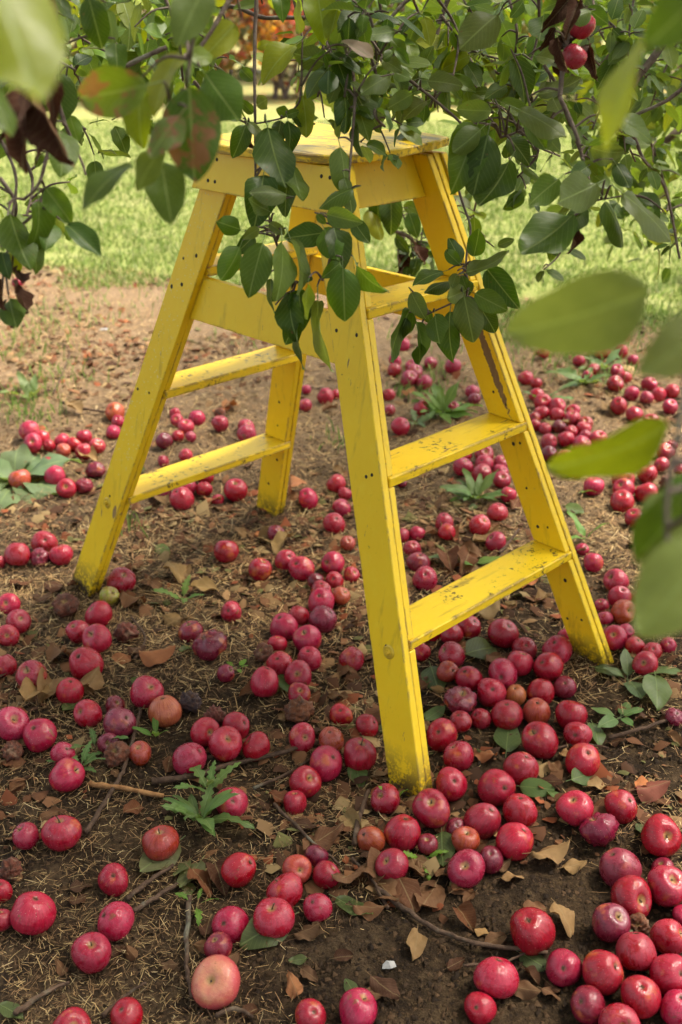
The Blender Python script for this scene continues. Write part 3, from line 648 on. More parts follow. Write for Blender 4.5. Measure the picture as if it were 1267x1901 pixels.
AP += crop(630, 1450, .5028, [(175,65,116,'r'),(348,108,138,'d'),(240,188,140,'r'),(118,212,106,'o'),(197,310,126,'p'),(532,143,134,'p'),(667,105,124,'r'),(652,215,140,'p'),(465,215,106,'o'),(425,170,60,'d'),(468,320,136,'p'),(560,285,100,'d'),
 (875,98,134,'p'),(960,172,136,'d'),(1045,88,122,'r'),(1192,220,152,'r'),(1037,318,150,'d'),(1195,305,80,'d'),(1212,395,150,'p'),(1083,437,158,'r'),(1000,520,144,'d'),(1105,525,80,'w'),(1215,572,132,'r'),(1265,485,80,'p'),(1105,630,148,'r'),
 (712,545,170,'r'),(578,725,156,'p'),(828,687,140,'p'),(980,700,158,'r'),(522,828,122,'r'),(1222,705,150,'r'),(1108,790,156,'r'),(922,825,130,'d'),(1255,835,130,'p'),(1035,885,150,'r'),(70,845,150,'p'),(318,232,60,'d')])

AP += [(x_, y_, d_, k_) for x_, y_, d_, k_ in ((1010,655,24,'r'),(1075,668,24,'p'),(1160,700,27,'r'),(1205,712,28,'p'),(1250,725,28,'r'),(1085,790,31,'r'),(1112,815,33,'p'),(1165,850,36,'r'),(1235,838,34,'r'),(1070,868,36,'r'),(1180,962,40,'p'),(1236,990,42,'r'))]
def apple_mesh(name, seed, mat, rot=0.0, nt=26, npz=17):
    r = random.Random(seed); ph = [r.uniform(0, 6.28) for _ in range(6)]; am = [r.uniform(.005, .05) for _ in range(4)]
    sq = r.uniform(.43, .49); td, bd = r.uniform(.12, .19), r.uniform(.06, .11); V, F = [], []
    for i in range(npz+1):
        f = math.pi*i/npz
        for j in range(nt):
            t_ = 6.28318*j/nt
            rr = .5*math.sin(f)**.92*(1+.09*math.cos(f)) if 0 < i < npz else 0
            z = sq*math.cos(f) - td*math.exp(-(rr/.15)**2)*(math.cos(f) > 0) + bd*math.exp(-(rr/.13)**2)*(math.cos(f) < 0)
            w = 1 + am[0]*math.cos(t_+ph[0]) + am[1]*math.cos(2*t_+ph[1]) + .03*math.cos(5*t_+ph[2])*max(0, -math.cos(f)) + am[2]*math.cos(3*t_+ph[3]+2*f)
            x, y = rr*w*math.cos(t_), rr*w*math.sin(t_); z *= 1 + am[3]*math.cos(t_+ph[4])*1.5
            if rot:
                q = Vector((x, y, z)); n = q.normalized()
                d = rot*(.07*math.sin(n.x*7+ph[0])*math.sin(n.y*8+ph[1]) + .05*math.sin(n.z*13+n.x*9+ph[2]) + .035*math.sin(n.y*21+ph[3]+n.x*17)) - rot*.05
                q = q + n*d; x, y, z = q.x, q.y, q.z*.88
            V.append((x, y, z))
    for i in range(npz):
        for j in range(nt):
            a_, b_, c_, d_ = i*nt+j, i*nt+(j+1) % nt, (i+1)*nt+(j+1) % nt, (i+1)*nt+j
            F.append((a_, d_, c_, b_) if 0 < i < npz-1 else ((a_, d_, c_) if i == 0 else (a_, d_, b_)))
    me = bpy.data.meshes.new(name); me.from_pydata(V, [], F); bmm = bmesh.new(); bmm.from_mesh(me); bmesh.ops.remove_doubles(bmm, verts=bmm.verts, dist=1e-5); bmesh.ops.recalc_face_normals(bmm, faces=bmm.faces); bmm.to_mesh(me); bmm.free()
    me.polygons.foreach_set('use_smooth', [True]*len(me.polygons)); me.materials.append(mat); me['td'] = sq-td; me['bd'] = -(sq-bd)
    return me
A_ME = [apple_mesh('apple', s, M_APPLE) for s in range(9)]; R_ME = [apple_mesh('withered_apple', 50+s, M_ROT, 1.0) for s in range(4)]; W_ME = [apple_mesh('wrinkled_apple', 70+s, M_APPLE, .45) for s in range(2)]
sV, sF = tube_arrays(smooth_path([(0, 0, -.02), (.01, .0, .09), (.035, .01, .20)], 3), [.022, .020, .018, .017, .017, .018, .026], 6)
STEM = bpy.data.meshes.new('stalk'); STEM.from_pydata(sV, [], sF); STEM.materials.append(M_STEM)
cv, cf = [], []
for k in range(5):
    a0 = k*1.2566; b = len(cv)
    for (rr, da, zz) in ((.012, -.6, .02), (.012, .6, .02), (.05, .35, -.005), (.075, 0, .03), (.05, -.35, -.005)): cv.append((rr*math.cos(a0+da), rr*math.sin(a0+da), -zz))
    cf.append((b, b+1, b+2, b+3, b+4))
CALYX = bpy.data.meshes.new('calyx'); CALYX.from_pydata(cv, [], cf); CALYX.materials.append(M_STEM)
SKIN = {'r': (.35, .003, .015), 'p': (.37, .007, .034), 'd': (.165, .006, .020), 'o': (.36, .050, .018), 'y': (.44, .14, .04), 'g': (.30, .25, .03), 'k': (.46, .060, .050), 'w': (.19, .052, .018), 'z': (.035, .025, .018)}
WORD = {'r': 'bright crimson', 'p': 'rosy bloomed', 'd': 'dark plum-red', 'o': 'orange-tinged red', 'y': 'yellow and orange', 'g': 'small yellow-green', 'k': 'large pale peach', 'w': 'rotten shrivelled brown', 'z': 'blackened rotten'}

info = []
for px, py, d, k in AP:
    if k == 'd' and random.random() < .55: k = random.choice('rrp')
    r = d*1.9/FPX/2
    for _ in range(5):
        p, dep = on_ground(px, py, r*.9); r = max(.02, min(.047, d*dep/FPX/2))
    info.append([p.x, p.y, r, k, d])
A = np.array([[q[0], q[1]] for q in info]); RR = np.array([q[2] for q in info])
legfeet = []
for su in (-1, 1):
    for sv in (-1, 1):
        u, v = su*(U(.03)-TH/2), sv*(Vv(.03)-WD/2); legfeet.append((LX+u*math.cos(PSI)+v*math.sin(PSI), LY+u*math.sin(PSI)-v*math.cos(PSI)))
for it in range(40):                    # let neighbours settle side by side
    D = A[:, None]-A[None]; dist = np.sqrt((D**2).sum(-1))+1e-9; need = (RR[:, None]+RR[None])*.97
    ov = np.clip(need-dist, 0, None); np.fill_diagonal(ov, 0)
    A = A + (D/dist[..., None]*ov[..., None]*.35).sum(1)
    for lx, ly in legfeet:
        d_ = A-np.array([lx, ly]); l_ = np.sqrt((d_**2).sum(1))+1e-9; o_ = np.clip(RR+.036-l_, 0, None); A = A + d_/l_[:, None]*o_[:, None]*.6
SMALL = []              # (object, kind word, phrase, x, y) to be told apart by what lies near
for i, (x_, y_, r, k, d) in enumerate(info):
    x_, y_ = A[i]
    if k in 'wz': me = R_ME[i % 4]
    elif k == 'd' and random.random() < .22: me = W_ME[i % 2]
    else: me = A_ME[random.randrange(9)]
    if k == 'k': me = apple_mesh('apple', 3, M_PALE)
    o = link('apple', me)
    sgn = 1 if random.random() < .5 else -1
    ax = Vector((random.gauss(0, .55), random.gauss(-.35, .5), sgn*1.0 if sgn > 0 else -1.0))
    if sgn < 0: ax.y += .7
    q = ax.normalized().to_track_quat('Z', 'Y') @ Euler((0, 0, random.uniform(0, 6.28))).to_quaternion()
    o.rotation_euler = q.to_euler(); s = 2*r
    o.scale = (s*random.uniform(.93, 1.06), s*random.uniform(.94, 1.06), s*random.uniform(.94, 1.10))
    o.location = (x_, y_, gz(x_, y_)+r*.82)
    if k == 'k': o.rotation_euler = Vector((-.25, -.55, .80)).to_track_quat('Z', 'Y').to_euler()
    c = SKIN[k]; j = 1+random.uniform(-.2, .2); o.color = (min(.8, c[0]*j), c[1]*j*random.uniform(.7, 1.5), c[2]*j*random.uniform(.7, 1.4), 1)
    if d > 34 and k not in 'wz':
        st = link('stalk', STEM, o); st.location = (0, 0, me['td']-.005); st.rotation_euler = (random.uniform(-.25, .25), random.uniform(-.25, .25), random.uniform(0, 6)); st.scale = (1, 1, random.choice((.35, .6, 1.0)))
        ca = link('calyx', CALYX, o); ca.location = (0, 0, me['bd']-.002)
    tag(o, cat='apple', group='windfall apples on the ground')
    SMALL.append((o, 'apple', WORD[k]+' apple', x_, y_))

# ------------------------------------------------------------------ fallen leaves (base, tip in photo pixels, share of width, kind)
FALL = [(330,1565,250,1632,'s',0),(352,1598,325,1632,'s',0),(372,1600,335,1655,'s',0),(355,1625,400,1665,'b2',0),(400,1610,420,1665,'b3',0),(350,1640,352,1668,'s',0),(537,1720,448,1768,'g2',0),(545,1740,600,1725,'b3',0),
 (690,1620,620,1665,'b1',0),(720,1600,690,1650,'b1',0),(655,1690,720,1700,'b2',0),(625,1668,692,1705,'g2',0),(700,1640,745,1690,'b2',0),(740,1640,770,1700,'b2',0),(810,1640,780,1700,'b2',0),(850,1690,880,1730,'b2',0),(760,1590,785,1650,'b1',0),
 (985,1600,1062,1590,'t',0),(1045,1612,1090,1605,'t',0),(930,1635,972,1625,'t',0),(1030,1690,1068,1740,'t',0),(775,1735,772,1785,'t',0),(805,1620,840,1640,'b2',0),(640,1515,670,1550,'t',0),(585,1560,560,1590,'b2',0),(575,1575,640,1545,'b2',0),
 (540,1530,590,1545,'b3',0),(500,1480,545,1500,'b2',0),(230,1515,272,1500,'b2',0),(160,1665,125,1680,'b3',0),(235,1760,250,1780,'b2',0),(130,1655,175,1640,'b3',0),(660,1425,670,1465,'m',0),(940,1395,945,1340,'m',0),(965,1465,1030,1470,'m',0),(1015,1470,1040,1480,'m',0),
 (1060,1455,1105,1440,'m',0),(1090,1465,1130,1460,'t',0),(820,1550,822,1610,'g2',0),(780,1590,795,1610,'x',0),(800,1240,815,1285,'g2',0),(825,1285,800,1280,'t',0),(790,1335,825,1315,'m',0),(965,1770,1020,1800,'g2',0),(975,1800,990,1815,'b3',0),(865,1225,930,1205,'g2',0),
 (1105,1240,1165,1250,'g2',0),(1190,1250,1265,1245,'m',0),(1215,1270,1225,1335,'m',0),(1100,1350,1115,1385,'m',0),(930,1220,900,1240,'b2',0),(880,1395,925,1415,'o',0),(100,1270,75,1310,'t',0),(100,1210,130,1245,'b2',0),(150,1290,185,1255,'t',0),(185,1255,165,1300,'t',0),
 (155,1300,115,1325,'g2',0),(50,1320,90,1275,'t',0),(270,1320,278,1280,'b3',0),(290,1015,315,1030,'m',0),(215,1085,245,1060,'b2',0),(330,1075,355,1060,'t',0),(355,1100,410,1100,'t',0),(315,1060,345,1085,'t',0),(280,1085,300,1100,'b2',0),(230,1110,270,1135,'b2',0),(85,1085,120,1100,'b3',0),
 (100,1110,60,1125,'b3',0),(20,1080,60,1090,'b2',0),(540,1010,500,1040,'t',0),(480,1000,525,1010,'t',0),(440,985,455,1000,'t',0),(560,935,585,925,'t',0),(540,905,548,940,'o',0),(620,870,640,880,'t',0),(420,1020,450,1015,'t',0),(380,930,410,940,'o',0),(290,915,320,945,'t',0),
 (305,1150,340,1165,'t',0),(260,1230,330,1225,'o',0),(520,1255,560,1290,'m',0),(535,1320,555,1350,'t',0),(630,1230,650,1240,'t',0),(650,1260,640,1230,'b2',0),(820,985,850,1010,'b2',0),(790,1000,830,985,'b1',0),(850,1025,900,1040,'b2',0),(880,1010,930,995,'t',0),(870,1040,860,1075,'b2',0),
 (830,1035,840,1070,'b2',0),(960,1090,1000,1085,'o',0),(990,1110,1020,1120,'b2',0),(890,1150,925,1120,'t',0),(940,1120,960,1130,'t',0),(795,1275,760,1300,'b2',0),(1170,1185,1215,1195,'b2',0),(1180,1340,1210,1330,'b3',0),(1240,1365,1267,1385,'b1',0),(1020,1420,1045,1440,'b2',0),(1180,1480,1240,1470,'p',0),
 (1130,1380,1165,1375,'b3',0),(1200,1460,1225,1450,'t',0),(1090,1540,1120,1570,'t',0),(870,1560,900,1570,'b2',0),(0,1870,45,1890,'g2',0),(300,1795,335,1800,'b3',0),(200,1770,235,1760,'b3',0),(620,1780,650,1775,'b3',0),(1005,1840,1030,1850,'b1',0),(830,1800,850,1790,'b3',0),(450,1890,480,1870,'b3',0),
 (560,1800,590,1820,'b3',0),(690,1820,745,1870,'b3',0),(840,1660,870,1640,'b2',0),(60,720,90,745,'t',0),(200,770,235,775,'t',0),(130,760,160,775,'t',0),(150,845,180,860,'t',0),(225,605,245,600,'o',0),(165,660,185,665,'b1',0),(270,755,300,760,'t',0),(420,750,445,770,'o',0),(395,765,430,760,'o',0),
 (1010,790,1055,800,'t',0),(1120,755,1140,775,'t',0),(1080,920,1110,915,'m',0),(1050,945,1085,955,'m',0),(990,665,1020,660,'t',0),(745,735,770,730,'o',0),(700,745,725,735,'o',0),(780,620,805,625,'o',0),(1060,1020,1090,1035,'b2',0),(1110,1080,1150,1070,'b3',0)]
FT = {'s': (.20, .20, .09), 't': (.30, .185, .075), 'b1': (.17, .080, .036), 'b2': (.15, .058, .024), 'b3': (.085, .037, .018), 'o': (.45, .16, .06), 'p': (.36, .07, .07), 'g': (.09, .13, .045), 'g2': (.10, .13, .045), 'm': (.13, .19, .06), 'x': (.17, .27, .04)}
FW = {'s': 'pale grey-green', 't': 'dry tan', 'b1': 'curled brown', 'b2': 'russet brown', 'b3': 'dark brown', 'o': 'orange', 'p': 'pinkish', 'g2': 'dull olive-green', 'm': 'fresh green', 'x': 'bright green'}
def fallen(bx, by, tx_, ty_, k, size=None):
    a_, _ = on_ground(bx, by, .006); b_, _ = on_ground(tx_, ty_, .006)
    ln = (b_-a_).length
    if ln < .03: b_ = a_ + (b_-a_)/max(ln, 1e-4)*.035
    if ln > .105: b_ = a_ + (b_-a_)/ln*.105
    a_.z += .008; b_.z += .008
    green = k in ('m', 'g2', 'x', 's'); me = random.choice(FLATG) if green else random.choice(DEAD)
    n = Vector((random.gauss(0, .28), random.gauss(-.1, .28), 1)).normalized()
    if not green and random.random() < .4: n = -n; 
    o = link('fallen_leaf', me); mw = frame_matrix(a_, b_, n); o.matrix_world = mw
    o.color = vary(FT[k], .15)
    # rest on the soil rather than in it
    vs_ = [mw @ v.co for v in me.vertices]; low = min(v.z-gz(v.x, v.y) for v in vs_)
    o.location.z += max(0, .001-low) if low < 0 else -max(0, low-.002)*.7
    tag(o, cat='leaf', group='fallen leaves on the ground'); c_ = (a_+b_)/2
    SMALL.append((o, 'fallen leaf', FW[k]+' fallen leaf', c_.x, c_.y))
for bx, by, tx_, ty_, k, _ in FALL: fallen(bx, by, tx_, ty_, k)
for i in range(95):                     # more of the same between them
    py = 680 + (1880-680)*random.random()**.75; px = random.uniform(-10, 1277); L = (py+15)*.030*random.uniform(.6, 1.2); an = random.uniform(0, 6.28)
    fallen(px, py, px+L*math.cos(an), py+L*.6*math.sin(an), random.choice(['t', 'b1', 'b2', 'b2', 'b3', 'b3', 'b3', 'o', 'g2', 'b2']))

# ------------------------------------------------------------------ fallen twigs
TW = [([(283,1456),(350,1448),(440,1424),(520,1405),(596,1383)],.0050,.0032,'long dark twig with a side shoot beside the toothed weed'),([(345,1452),(352,1432),(385,1412),(440,1410)],.0042,.0030,'pale crooked twig resting on the long dark twig'),
 ([(353,1672),(348,1740),(348,1803),(358,1859)],.0038,.0022,'thin straight brown twig pointing at the pale peach apple'),([(700,1656),(760,1700),(826,1739),(900,1762),(1017,1777)],.0038,.0028,'long curved brown twig between the crimson apple and bare soil'),
 ([(160,1551),(200,1490),(222,1450),(240,1405),(268,1300)],.0040,.0030,'brown twig running back from the twin apples to the yellow apple'),([(237,1677),(280,1640),(323,1612)],.0040,.0022,'stubby dark twig below the pale grey-green leaf'),([(250,1700),(290,1672),(331,1647)],.0036,.0028,'slim dark twig ending at the withered leaf bunch'),
 ([(1130,1378),(1200,1355),(1280,1330)],.0036,.0022,'straight tan twig beside the oval-leaved seedling'),([(116,751),(165,765),(212,769)],.0045,.0035,'grey twig on bare earth behind the rosy apple heap'),([(510,1500),(570,1560),(631,1611)],.0028,.0020,'thin bent twig crossing the withered brown leaves'),
 ([(660,1575),(668,1520),(685,1475)],.0045,.0035,'dark twig leaning by the ladder near foot'),([(927,1032),(945,1010),(964,987)],.0036,.0030,'short brown twig under the lowest ladder step'),([(192,1895),(230,1860),(273,1834)],.0036,.0014,'dark twig by the bottom edge beside a crimson apple'),
 ([(30,1890),(85,1850),(130,1830)],.0040,.0016,'grey gnarled twig in the bottom corner'),([(100,735),(130,660),(110,640)],.0030,.0022,'faint thin twig on the sunlit bare earth'),([(470,1470),(540,1440),(590,1405)],.0026,.0018,'fine dark twig under the long dark twig'),
 ([(1000,1405),(1070,1385),(1130,1395)],.0028,.0018,'fine pale stalk between two crimson apples'),([(250,1230),(270,1190),(245,1150)],.0028,.0020,'thin upright stalk beside the rotten brown apple'),([(860,1800),(930,1795),(985,1772)],.0022,.0016,'fine bent stalk near the long curved twig'),
 ([(400,1890),(440,1880),(470,1895)],.0030,.0022,'short twig at the bottom edge by bare soil'),([(720,1690),(690,1640),(655,1600)],.0026,.0020,'thin stalk arching over the big withered leaf')]
for pts, r0, r1, lab in TW:
    W_ = []
    for px, py in pts:
        g0, _ = on_ground(px, py, .006); W_.append(g0 + Vector((0, 0, .013+random.uniform(0, .004))))
    o = tube('twig', W_, r0*1.3, r1*1.3, M_TWIG, n=6, jit=.0016, rough=.18)
    tag(o, lab, 'twig', 'fallen twigs')
# split piece of orange-brown wood
a_, _ = on_ground(168, 1463); b_, _ = on_ground(305, 1484)
o = tube('wood_splinter', [a_+Vector((0, 0, .010)), (a_+b_)/2+Vector((0, 0, .012)), b_+Vector((0, 0, .008))], .0065, .0045, M_SPLIT, n=5, jit=.0012, sides=5, rough=.25)
tag(o, 'split orange-brown strip of wood lying below the toothed shoot', 'wood')
for px, py, s_, lab in ((723, 1793, .012, 'tiny pale chip lying on bare dark soil'), (194, 612, .022, 'small white scrap on the far bare earth')):
    g0, _ = on_ground(px, py, .003); c_ = mat_plain('pale_scrap', (.42, .40, .38), .7)
    o = mesh_obj('paper_scrap', [(-s_, -s_*.5, 0), (s_*.2, -s_*.7, .003), (s_, -.1*s_, .0), (s_*.7, s_*.6, .004), (-s_*.4, s_*.5, .006), (-s_*.9, s_*.2, .001), (0, 0, .008)], [(0, 1, 6), (1, 2, 6), (2, 3, 6), (3, 4, 6), (4, 5, 6), (5, 0, 6)], c_)
    o.location = g0 + Vector((0, 0, .003)); tag(o, lab, 'scrap')

# ------------------------------------------------------------------ low weeds
def weed(px, py, n, L, meshes, label, tint=(.10, .165, .04), spread=(.15, .75), dirs=None, cat='weed'):
    g0, _ = on_ground(px, py); root = empty('weed', g0); bpy.context.view_layer.update()
    tag(root, label, cat, 'weeds in the bare earth')
    for i in range(n):
        an = dirs[i] if dirs else (i/n*6.2832+random.uniform(-.35, .35)); el = random.uniform(*spread); ln = L*random.uniform(.6, 1.1)
        d = Vector((math.cos(an)*math.cos(el), math.sin(an)*math.cos(el), math.sin(el)))
        b_ = g0 + d*.012 + Vector((0, 0, .006)); o = link('leaf', random.choice(meshes))
        nn = Vector((-math.cos(an)*math.sin(el), -math.sin(an)*math.sin(el), math.cos(el))) + Vector((random.gauss(0, .2), random.gauss(0, .2), 0))
        o.matrix_world = frame_matrix(b_, b_+d*ln, nn); o.color = vary(tint, .18); o.parent = root; o.matrix_parent_inverse = root.matrix_world.inverted()
weed(372, 1530, 13, .115, WEEDL+STRAPL[:1], 'large toothed-leaf weed rosette in the bare soil before the ladder', (.115, .19, .05), (.25, 1.05))
weed(388, 1475, 5, .08, WEEDL, 'toothed shoot standing just behind the large weed rosette', (.125, .20, .05), (.5, 1.2))
weed(150, 1430, 8, .065, WEEDL, 'small toothed weed leaning on a rosy apple', (.11, .19, .05))
weed(178, 1395, 3, .075, WEEDL, 'upright toothed shoot beside the shrivelled apples', (.115, .19, .05), (.6, 1.1))
weed(30, 900, 9, .25, [leaf_mesh('dock_leaf', M_WEED, seed=41, aspect=.42, fold=.2, bend=.6, wave=.07, petiole=.15), leaf_mesh('dock_leaf', M_WEED, seed=42, aspect=.5, fold=.15, bend=.9, wave=.09, petiole=.15)], 'broad wavy-leaved dock plant at the edge of the apple heap', (.15, .21, .10), (.05, .5))
weed(340, 1118, 4, .075, WEEDL, 'little toothed weed in front of the ladder left foot', (.115, .20, .04), (.3, 1.0))
weed(118, 1140, 3, .05, STRAPL, 'tiny green shoot below the ladder left foot', (.13, .23, .03), (.6, 1.2))
weed(885, 930, 13, .11, STRAPL+OVALL[1:], 'leafy green rosette seen under the middle ladder step', (.115, .19, .05), (.15, .9))
weed(820, 772, 14, .16, STRAPL, 'tall strappy weed behind the middle ladder step', (.12, .21, .03), (.2, 1.0))
weed(770, 790, 7, .10, WEEDL, 'pale toothed weed beside the apple behind the ladder', (.15, .21, .09), (.1, .6))
weed(880, 1050, 3, .09, OVALL, 'round-leaved seedling between the two ladder legs', (.13, .23, .035), (.1, .6))
weed(840, 1040, 2, .12, STRAPL, 'flat strap-leaved weed above the lowest ladder step', (.14, .22, .08), (.05, .3))
weed(1088, 1005, 3, .12, STRAPL, 'lone upright narrow leaf shoot right of the ladder', (.12, .23, .04), (.5, 1.2))
weed(1085, 715, 9, .15, STRAPL+WEEDL, 'straggling weed among the far apples right of the ladder', (.135, .21, .06), (.2, .8))
weed(1120, 690, 7, .14, STRAPL, 'broad pale weed beside the far apple pair', (.16, .23, .10), (.2, .8))
weed(1010, 755, 6, .12, WEEDL, 'small weed poking through the far apple heap', (.12, .2, .05), (.2, .8))
weed(1150, 1335, 5, .062, OVALL, 'oval-leaved seedling in front of the ladder right foot', (.115, .20, .055), (.05, .5))
weed(1165, 1265, 4, .085, OVALL, 'drooping grey-green seedling at the ladder right foot', (.13, .18, .075), (.1, .6))
weed(290, 1375, 4, .05, STRAPL, 'pair of narrow green blades by the orange apples', (.12, .22, .03), (.6, 1.2))
weed(440, 1245, 5, .030, OVALL, 'tiny sprouting weed left of the brightest rosy apple', (.15, .28, .03), (.2, .8))
weed(727, 1500, 2, .055, STRAPL, 'single green blade standing against the apple by the near foot', (.14, .25, .03), (.9, 1.3))
weed(785, 1600, 4, .045, WEEDL, 'bright green jagged shoot below the ladder near foot', (.15, .28, .02), (.2, .7))
weed(365, 1685, 4, .04, WEEDL, 'small jagged sprout under the withered leaf bunch', (.13, .25, .03), (.2, .7))
weed(1120, 660, 6, .12, STRAPL, 'leafy weed at the lawn edge behind the far apples', (.15, .23, .06), (.3, 1.0))
weed(60, 745, 5, .12, STRAPL, 'spiky pale weed at the lawn side of the rosy apple heap', (.17, .23, .08), (.3, 1.0))

# ------------------------------------------------------------------ apple trees
LOW = leaf_arrays(seed=3, aspect=.62, fold=.25, bend=.45, nl=4, nw=2, petiole=0)
def leaf_mass(name, P, D, Nn, L, T, mat):
    """many leaves joined: base P, direction D, normal Nn, length L, tint T"""
    V0, F0, UV0 = LOW; n = len(P)
    D = D/np.linalg.norm(D, axis=1, keepdims=True); Z = Nn - D*(Nn*D).sum(1, keepdims=True); Z /= np.linalg.norm(Z, axis=1, keepdims=True)+1e-9; X = np.cross(D, Z)
    V = P[:, None] + L[:, None, None]*(V0[None, :, 0:1]*X[:, None]+V0[None, :, 1:2]*D[:, None]+V0[None, :, 2:3]*Z[:, None])
    F = (F0[None]+(np.arange(n)*len(V0))[:, None, None]).reshape(-1, 4)
    return np_mesh(name, V.reshape(-1, 3), F, mat, tint=np.repeat(T, len(V0), 0), uv=np.tile(UV0, (n, 1)), smooth=True)
def rand_dirs(n, droop=.5):
    d = rng.normal(0, 1, (n, 3)); d /= np.linalg.norm(d, axis=1, keepdims=True); d[:, 2] -= droop; return d
def up_normals(n, s=.6):
    z = rng.normal(0, s, (n, 3)); z[:, 2] += 1; return z
GREENS = np.array([TINTS['g'], TINTS['m'], TINTS['x'], TINTS['x'], TINTS['l'], TINTS['s']])
def tints(n, w=None, s=.25): return GREENS[rng.choice(len(GREENS), n, p=w)]*(1-s+2*s*rng.random((n, 1)))

tree = empty('apple_tree', (1.62, 2.75, 0)); bpy.context.view_layer.update()
tag(tree, 'apple tree whose low leafy branches hang over the yellow stepladder', 'apple tree')
tube('trunk', [(1.62, 2.75, -.1), (1.60, 2.73, .5), (1.55, 2.70, 1.1), (1.50, 2.62, 1.62)], .13, .10, M_BARK, tree, sides=14, rough=.05)
BOUGHS = [[(1.50, 2.62, 1.55), (.9, 2.2, 1.93), (.2, 1.75, 2.05), (-.6, 1.5, 1.98), (-1.3, 1.4, 1.85)], [(1.50, 2.62, 1.55), (.9, 3.0, 1.95), (.2, 3.2, 2.05), (-.7, 3.3, 1.95)],
          [(1.50, 2.62, 1.5), (1.15, 1.9, 1.9), (.75, 1.1, 2.0), (.4, .3, 1.98), (0, -.5, 1.9)], [(1.50, 2.62, 1.55), (1.5, 3.4, 2.0), (1.3, 4.2, 2.1), (1.0, 4.9, 2.0)],
          [(1.55, 2.65, 1.5), (2.3, 2.7, 2.0), (3.0, 2.9, 2.1)], [(1.15, 1.9, 1.9), (.5, 1.3, 2.3), (-.4, .8, 2.5), (-1.2, .5, 2.4)], [(1.50, 2.62, 1.6), (1.3, 2.4, 2.4), (1.1, 2.5, 3.2)],
          [(0, -.5, 1.9), (-.5, -1.2, 1.7), (-.7, -1.7, 1.3)], [(.4, .3, 1.98), (1.1, -.7, 1.8), (1.5, -1.3, 1.4)], [(-1.2, .5, 2.4), (-1.8, .2, 1.9), (-2.1, 0, 1.3)], [(1.15, 1.9, 1.9), (2.0, 1.2, 1.8), (2.5, .8, 1.3)]]  # this row: unseen boughs added to carry the light-blocking leaf ring
bough_pts = []
for b in BOUGHS:
    tube('bough', b, .055, .018, M_BARK, tree, n=6, jit=.008, sides=9); bough_pts += smooth_path(b, 6)

# branches that hang into view: pixels, depth in metres, thickness in millimetres at both ends
HB = [([(478,-20),(474,60),(473,150),(474,220),(475,330)],1.75,(7,4)), ([(475,330),(490,370),(503,412),(520,470),(545,540)],1.70,(4,2.5)), ([(660,180),(655,250),(648,330),(643,385),(625,440),(600,520)],1.70,(5,2.5)),
 ([(690,0),(665,45),(640,75),(655,130),(660,180)],1.78,(8,5)), ([(665,48),(690,75),(712,108)],1.78,(6,4)), ([(770,-10),(745,12),(720,48),(735,90)],1.9,(8,5)), ([(835,-10),(812,60),(810,130),(808,200)],2.3,(11,6)),
 ([(712,108),(760,148),(800,180),(842,215),(862,235)],1.80,(6,4)), ([(835,300),(848,340),(862,385),(874,425),(866,480),(868,545),(845,560),(790,585)],1.88,(5,3)), ([(930,255),(965,243),(990,225)],1.75,(4,3)),
 ([(1250,50),(1215,105),(1180,150),(1155,205)],2.3,(17,13)), ([(1155,205),(1178,255),(1195,295),(1235,350),(1262,480)],2.4,(10,5)), ([(1267,165),(1232,190),(1175,215)],2.4,(10,7)), ([(1040,180),(1070,250),(1085,310),(1092,375)],1.62,(7,4)),
 ([(1092,375),(1130,368),(1165,362)],1.6,(3,2)), ([(1092,375),(1075,395),(1060,402)],1.6,(4,3)), ([(104,-20),(103,30),(98,80),(90,115)],1.35,(9,8)), ([(99,95),(102,160),(118,220),(140,275),(152,300),(160,325)],1.4,(6,3)), ([(235,123),(270,105),(310,88)],1.5,(7,6)),
 ([(440,-15),(420,10),(395,55),(370,90),(352,110)],1.25,(6,4)), ([(352,110),(350,145),(345,165)],1.05,(4,3)), ([(372,6),(440,14),(485,32),(525,33),(566,33)],1.9,(8,7)), ([(85,355),(60,400),(35,420)],1.4,(5,3)), ([(100,230),(85,300),(70,345),(45,370)],1.4,(5,4)),
 ([(1320,420),(1290,600),(1262,780),(1245,870),(1238,960),(1245,1080)],.66,(4,3)), ([(-60,-160),(30,-60),(75,20),(95,60)],.7,(4,3)), ([(1330,-120),(1270,-20),(1225,20)],.64,(4,3)), ([(560,160),(555,190),(532,215),(500,225),(458,232)],1.75,(4,2.5)),
 ([(700,355),(722,420),(760,440),(785,470)],3.1,(14,9)), ([(748,430),(744,470),(746,515)],3.2,(20,17)), ([(0,255),(30,330),(20,420),(10,500)],1.45,(5,3)), ([(1060,-10),(1055,60),(1045,130),(1040,180)],1.62,(8,7)), ([(340,165),(320,215),(300,270),(300,300)],1.05,(4,2.5))]
br = []
for pts, d, (t0, t1) in HB:
    P = smooth_path([at(x_, y_, d) for x_, y_ in pts], 6)
    if pts[0][1] <= 5 or pts[0][0] >= 1240:      # comes down from a bough
        q = min((b for b in bough_pts if b.z > P[0].z+.1), key=lambda b: (b-P[0]).length)
        m_ = (q+P[0])/2 + Vector((0, 0, .06)); pre = smooth_path([q, m_, P[0]], 5)[:-1]; r0 = max(t0, 6)*.0008
        rad = [r0]*len(pre)
    else: pre, rad = [], []
    rad = rad + [(t0+(t1-t0)*i/(len(P)-1))*.0005 for i in range(len(P))]
    br.append(dict(P=pre+P, rad=rad, shoots=[], leaves=[], vis=P))
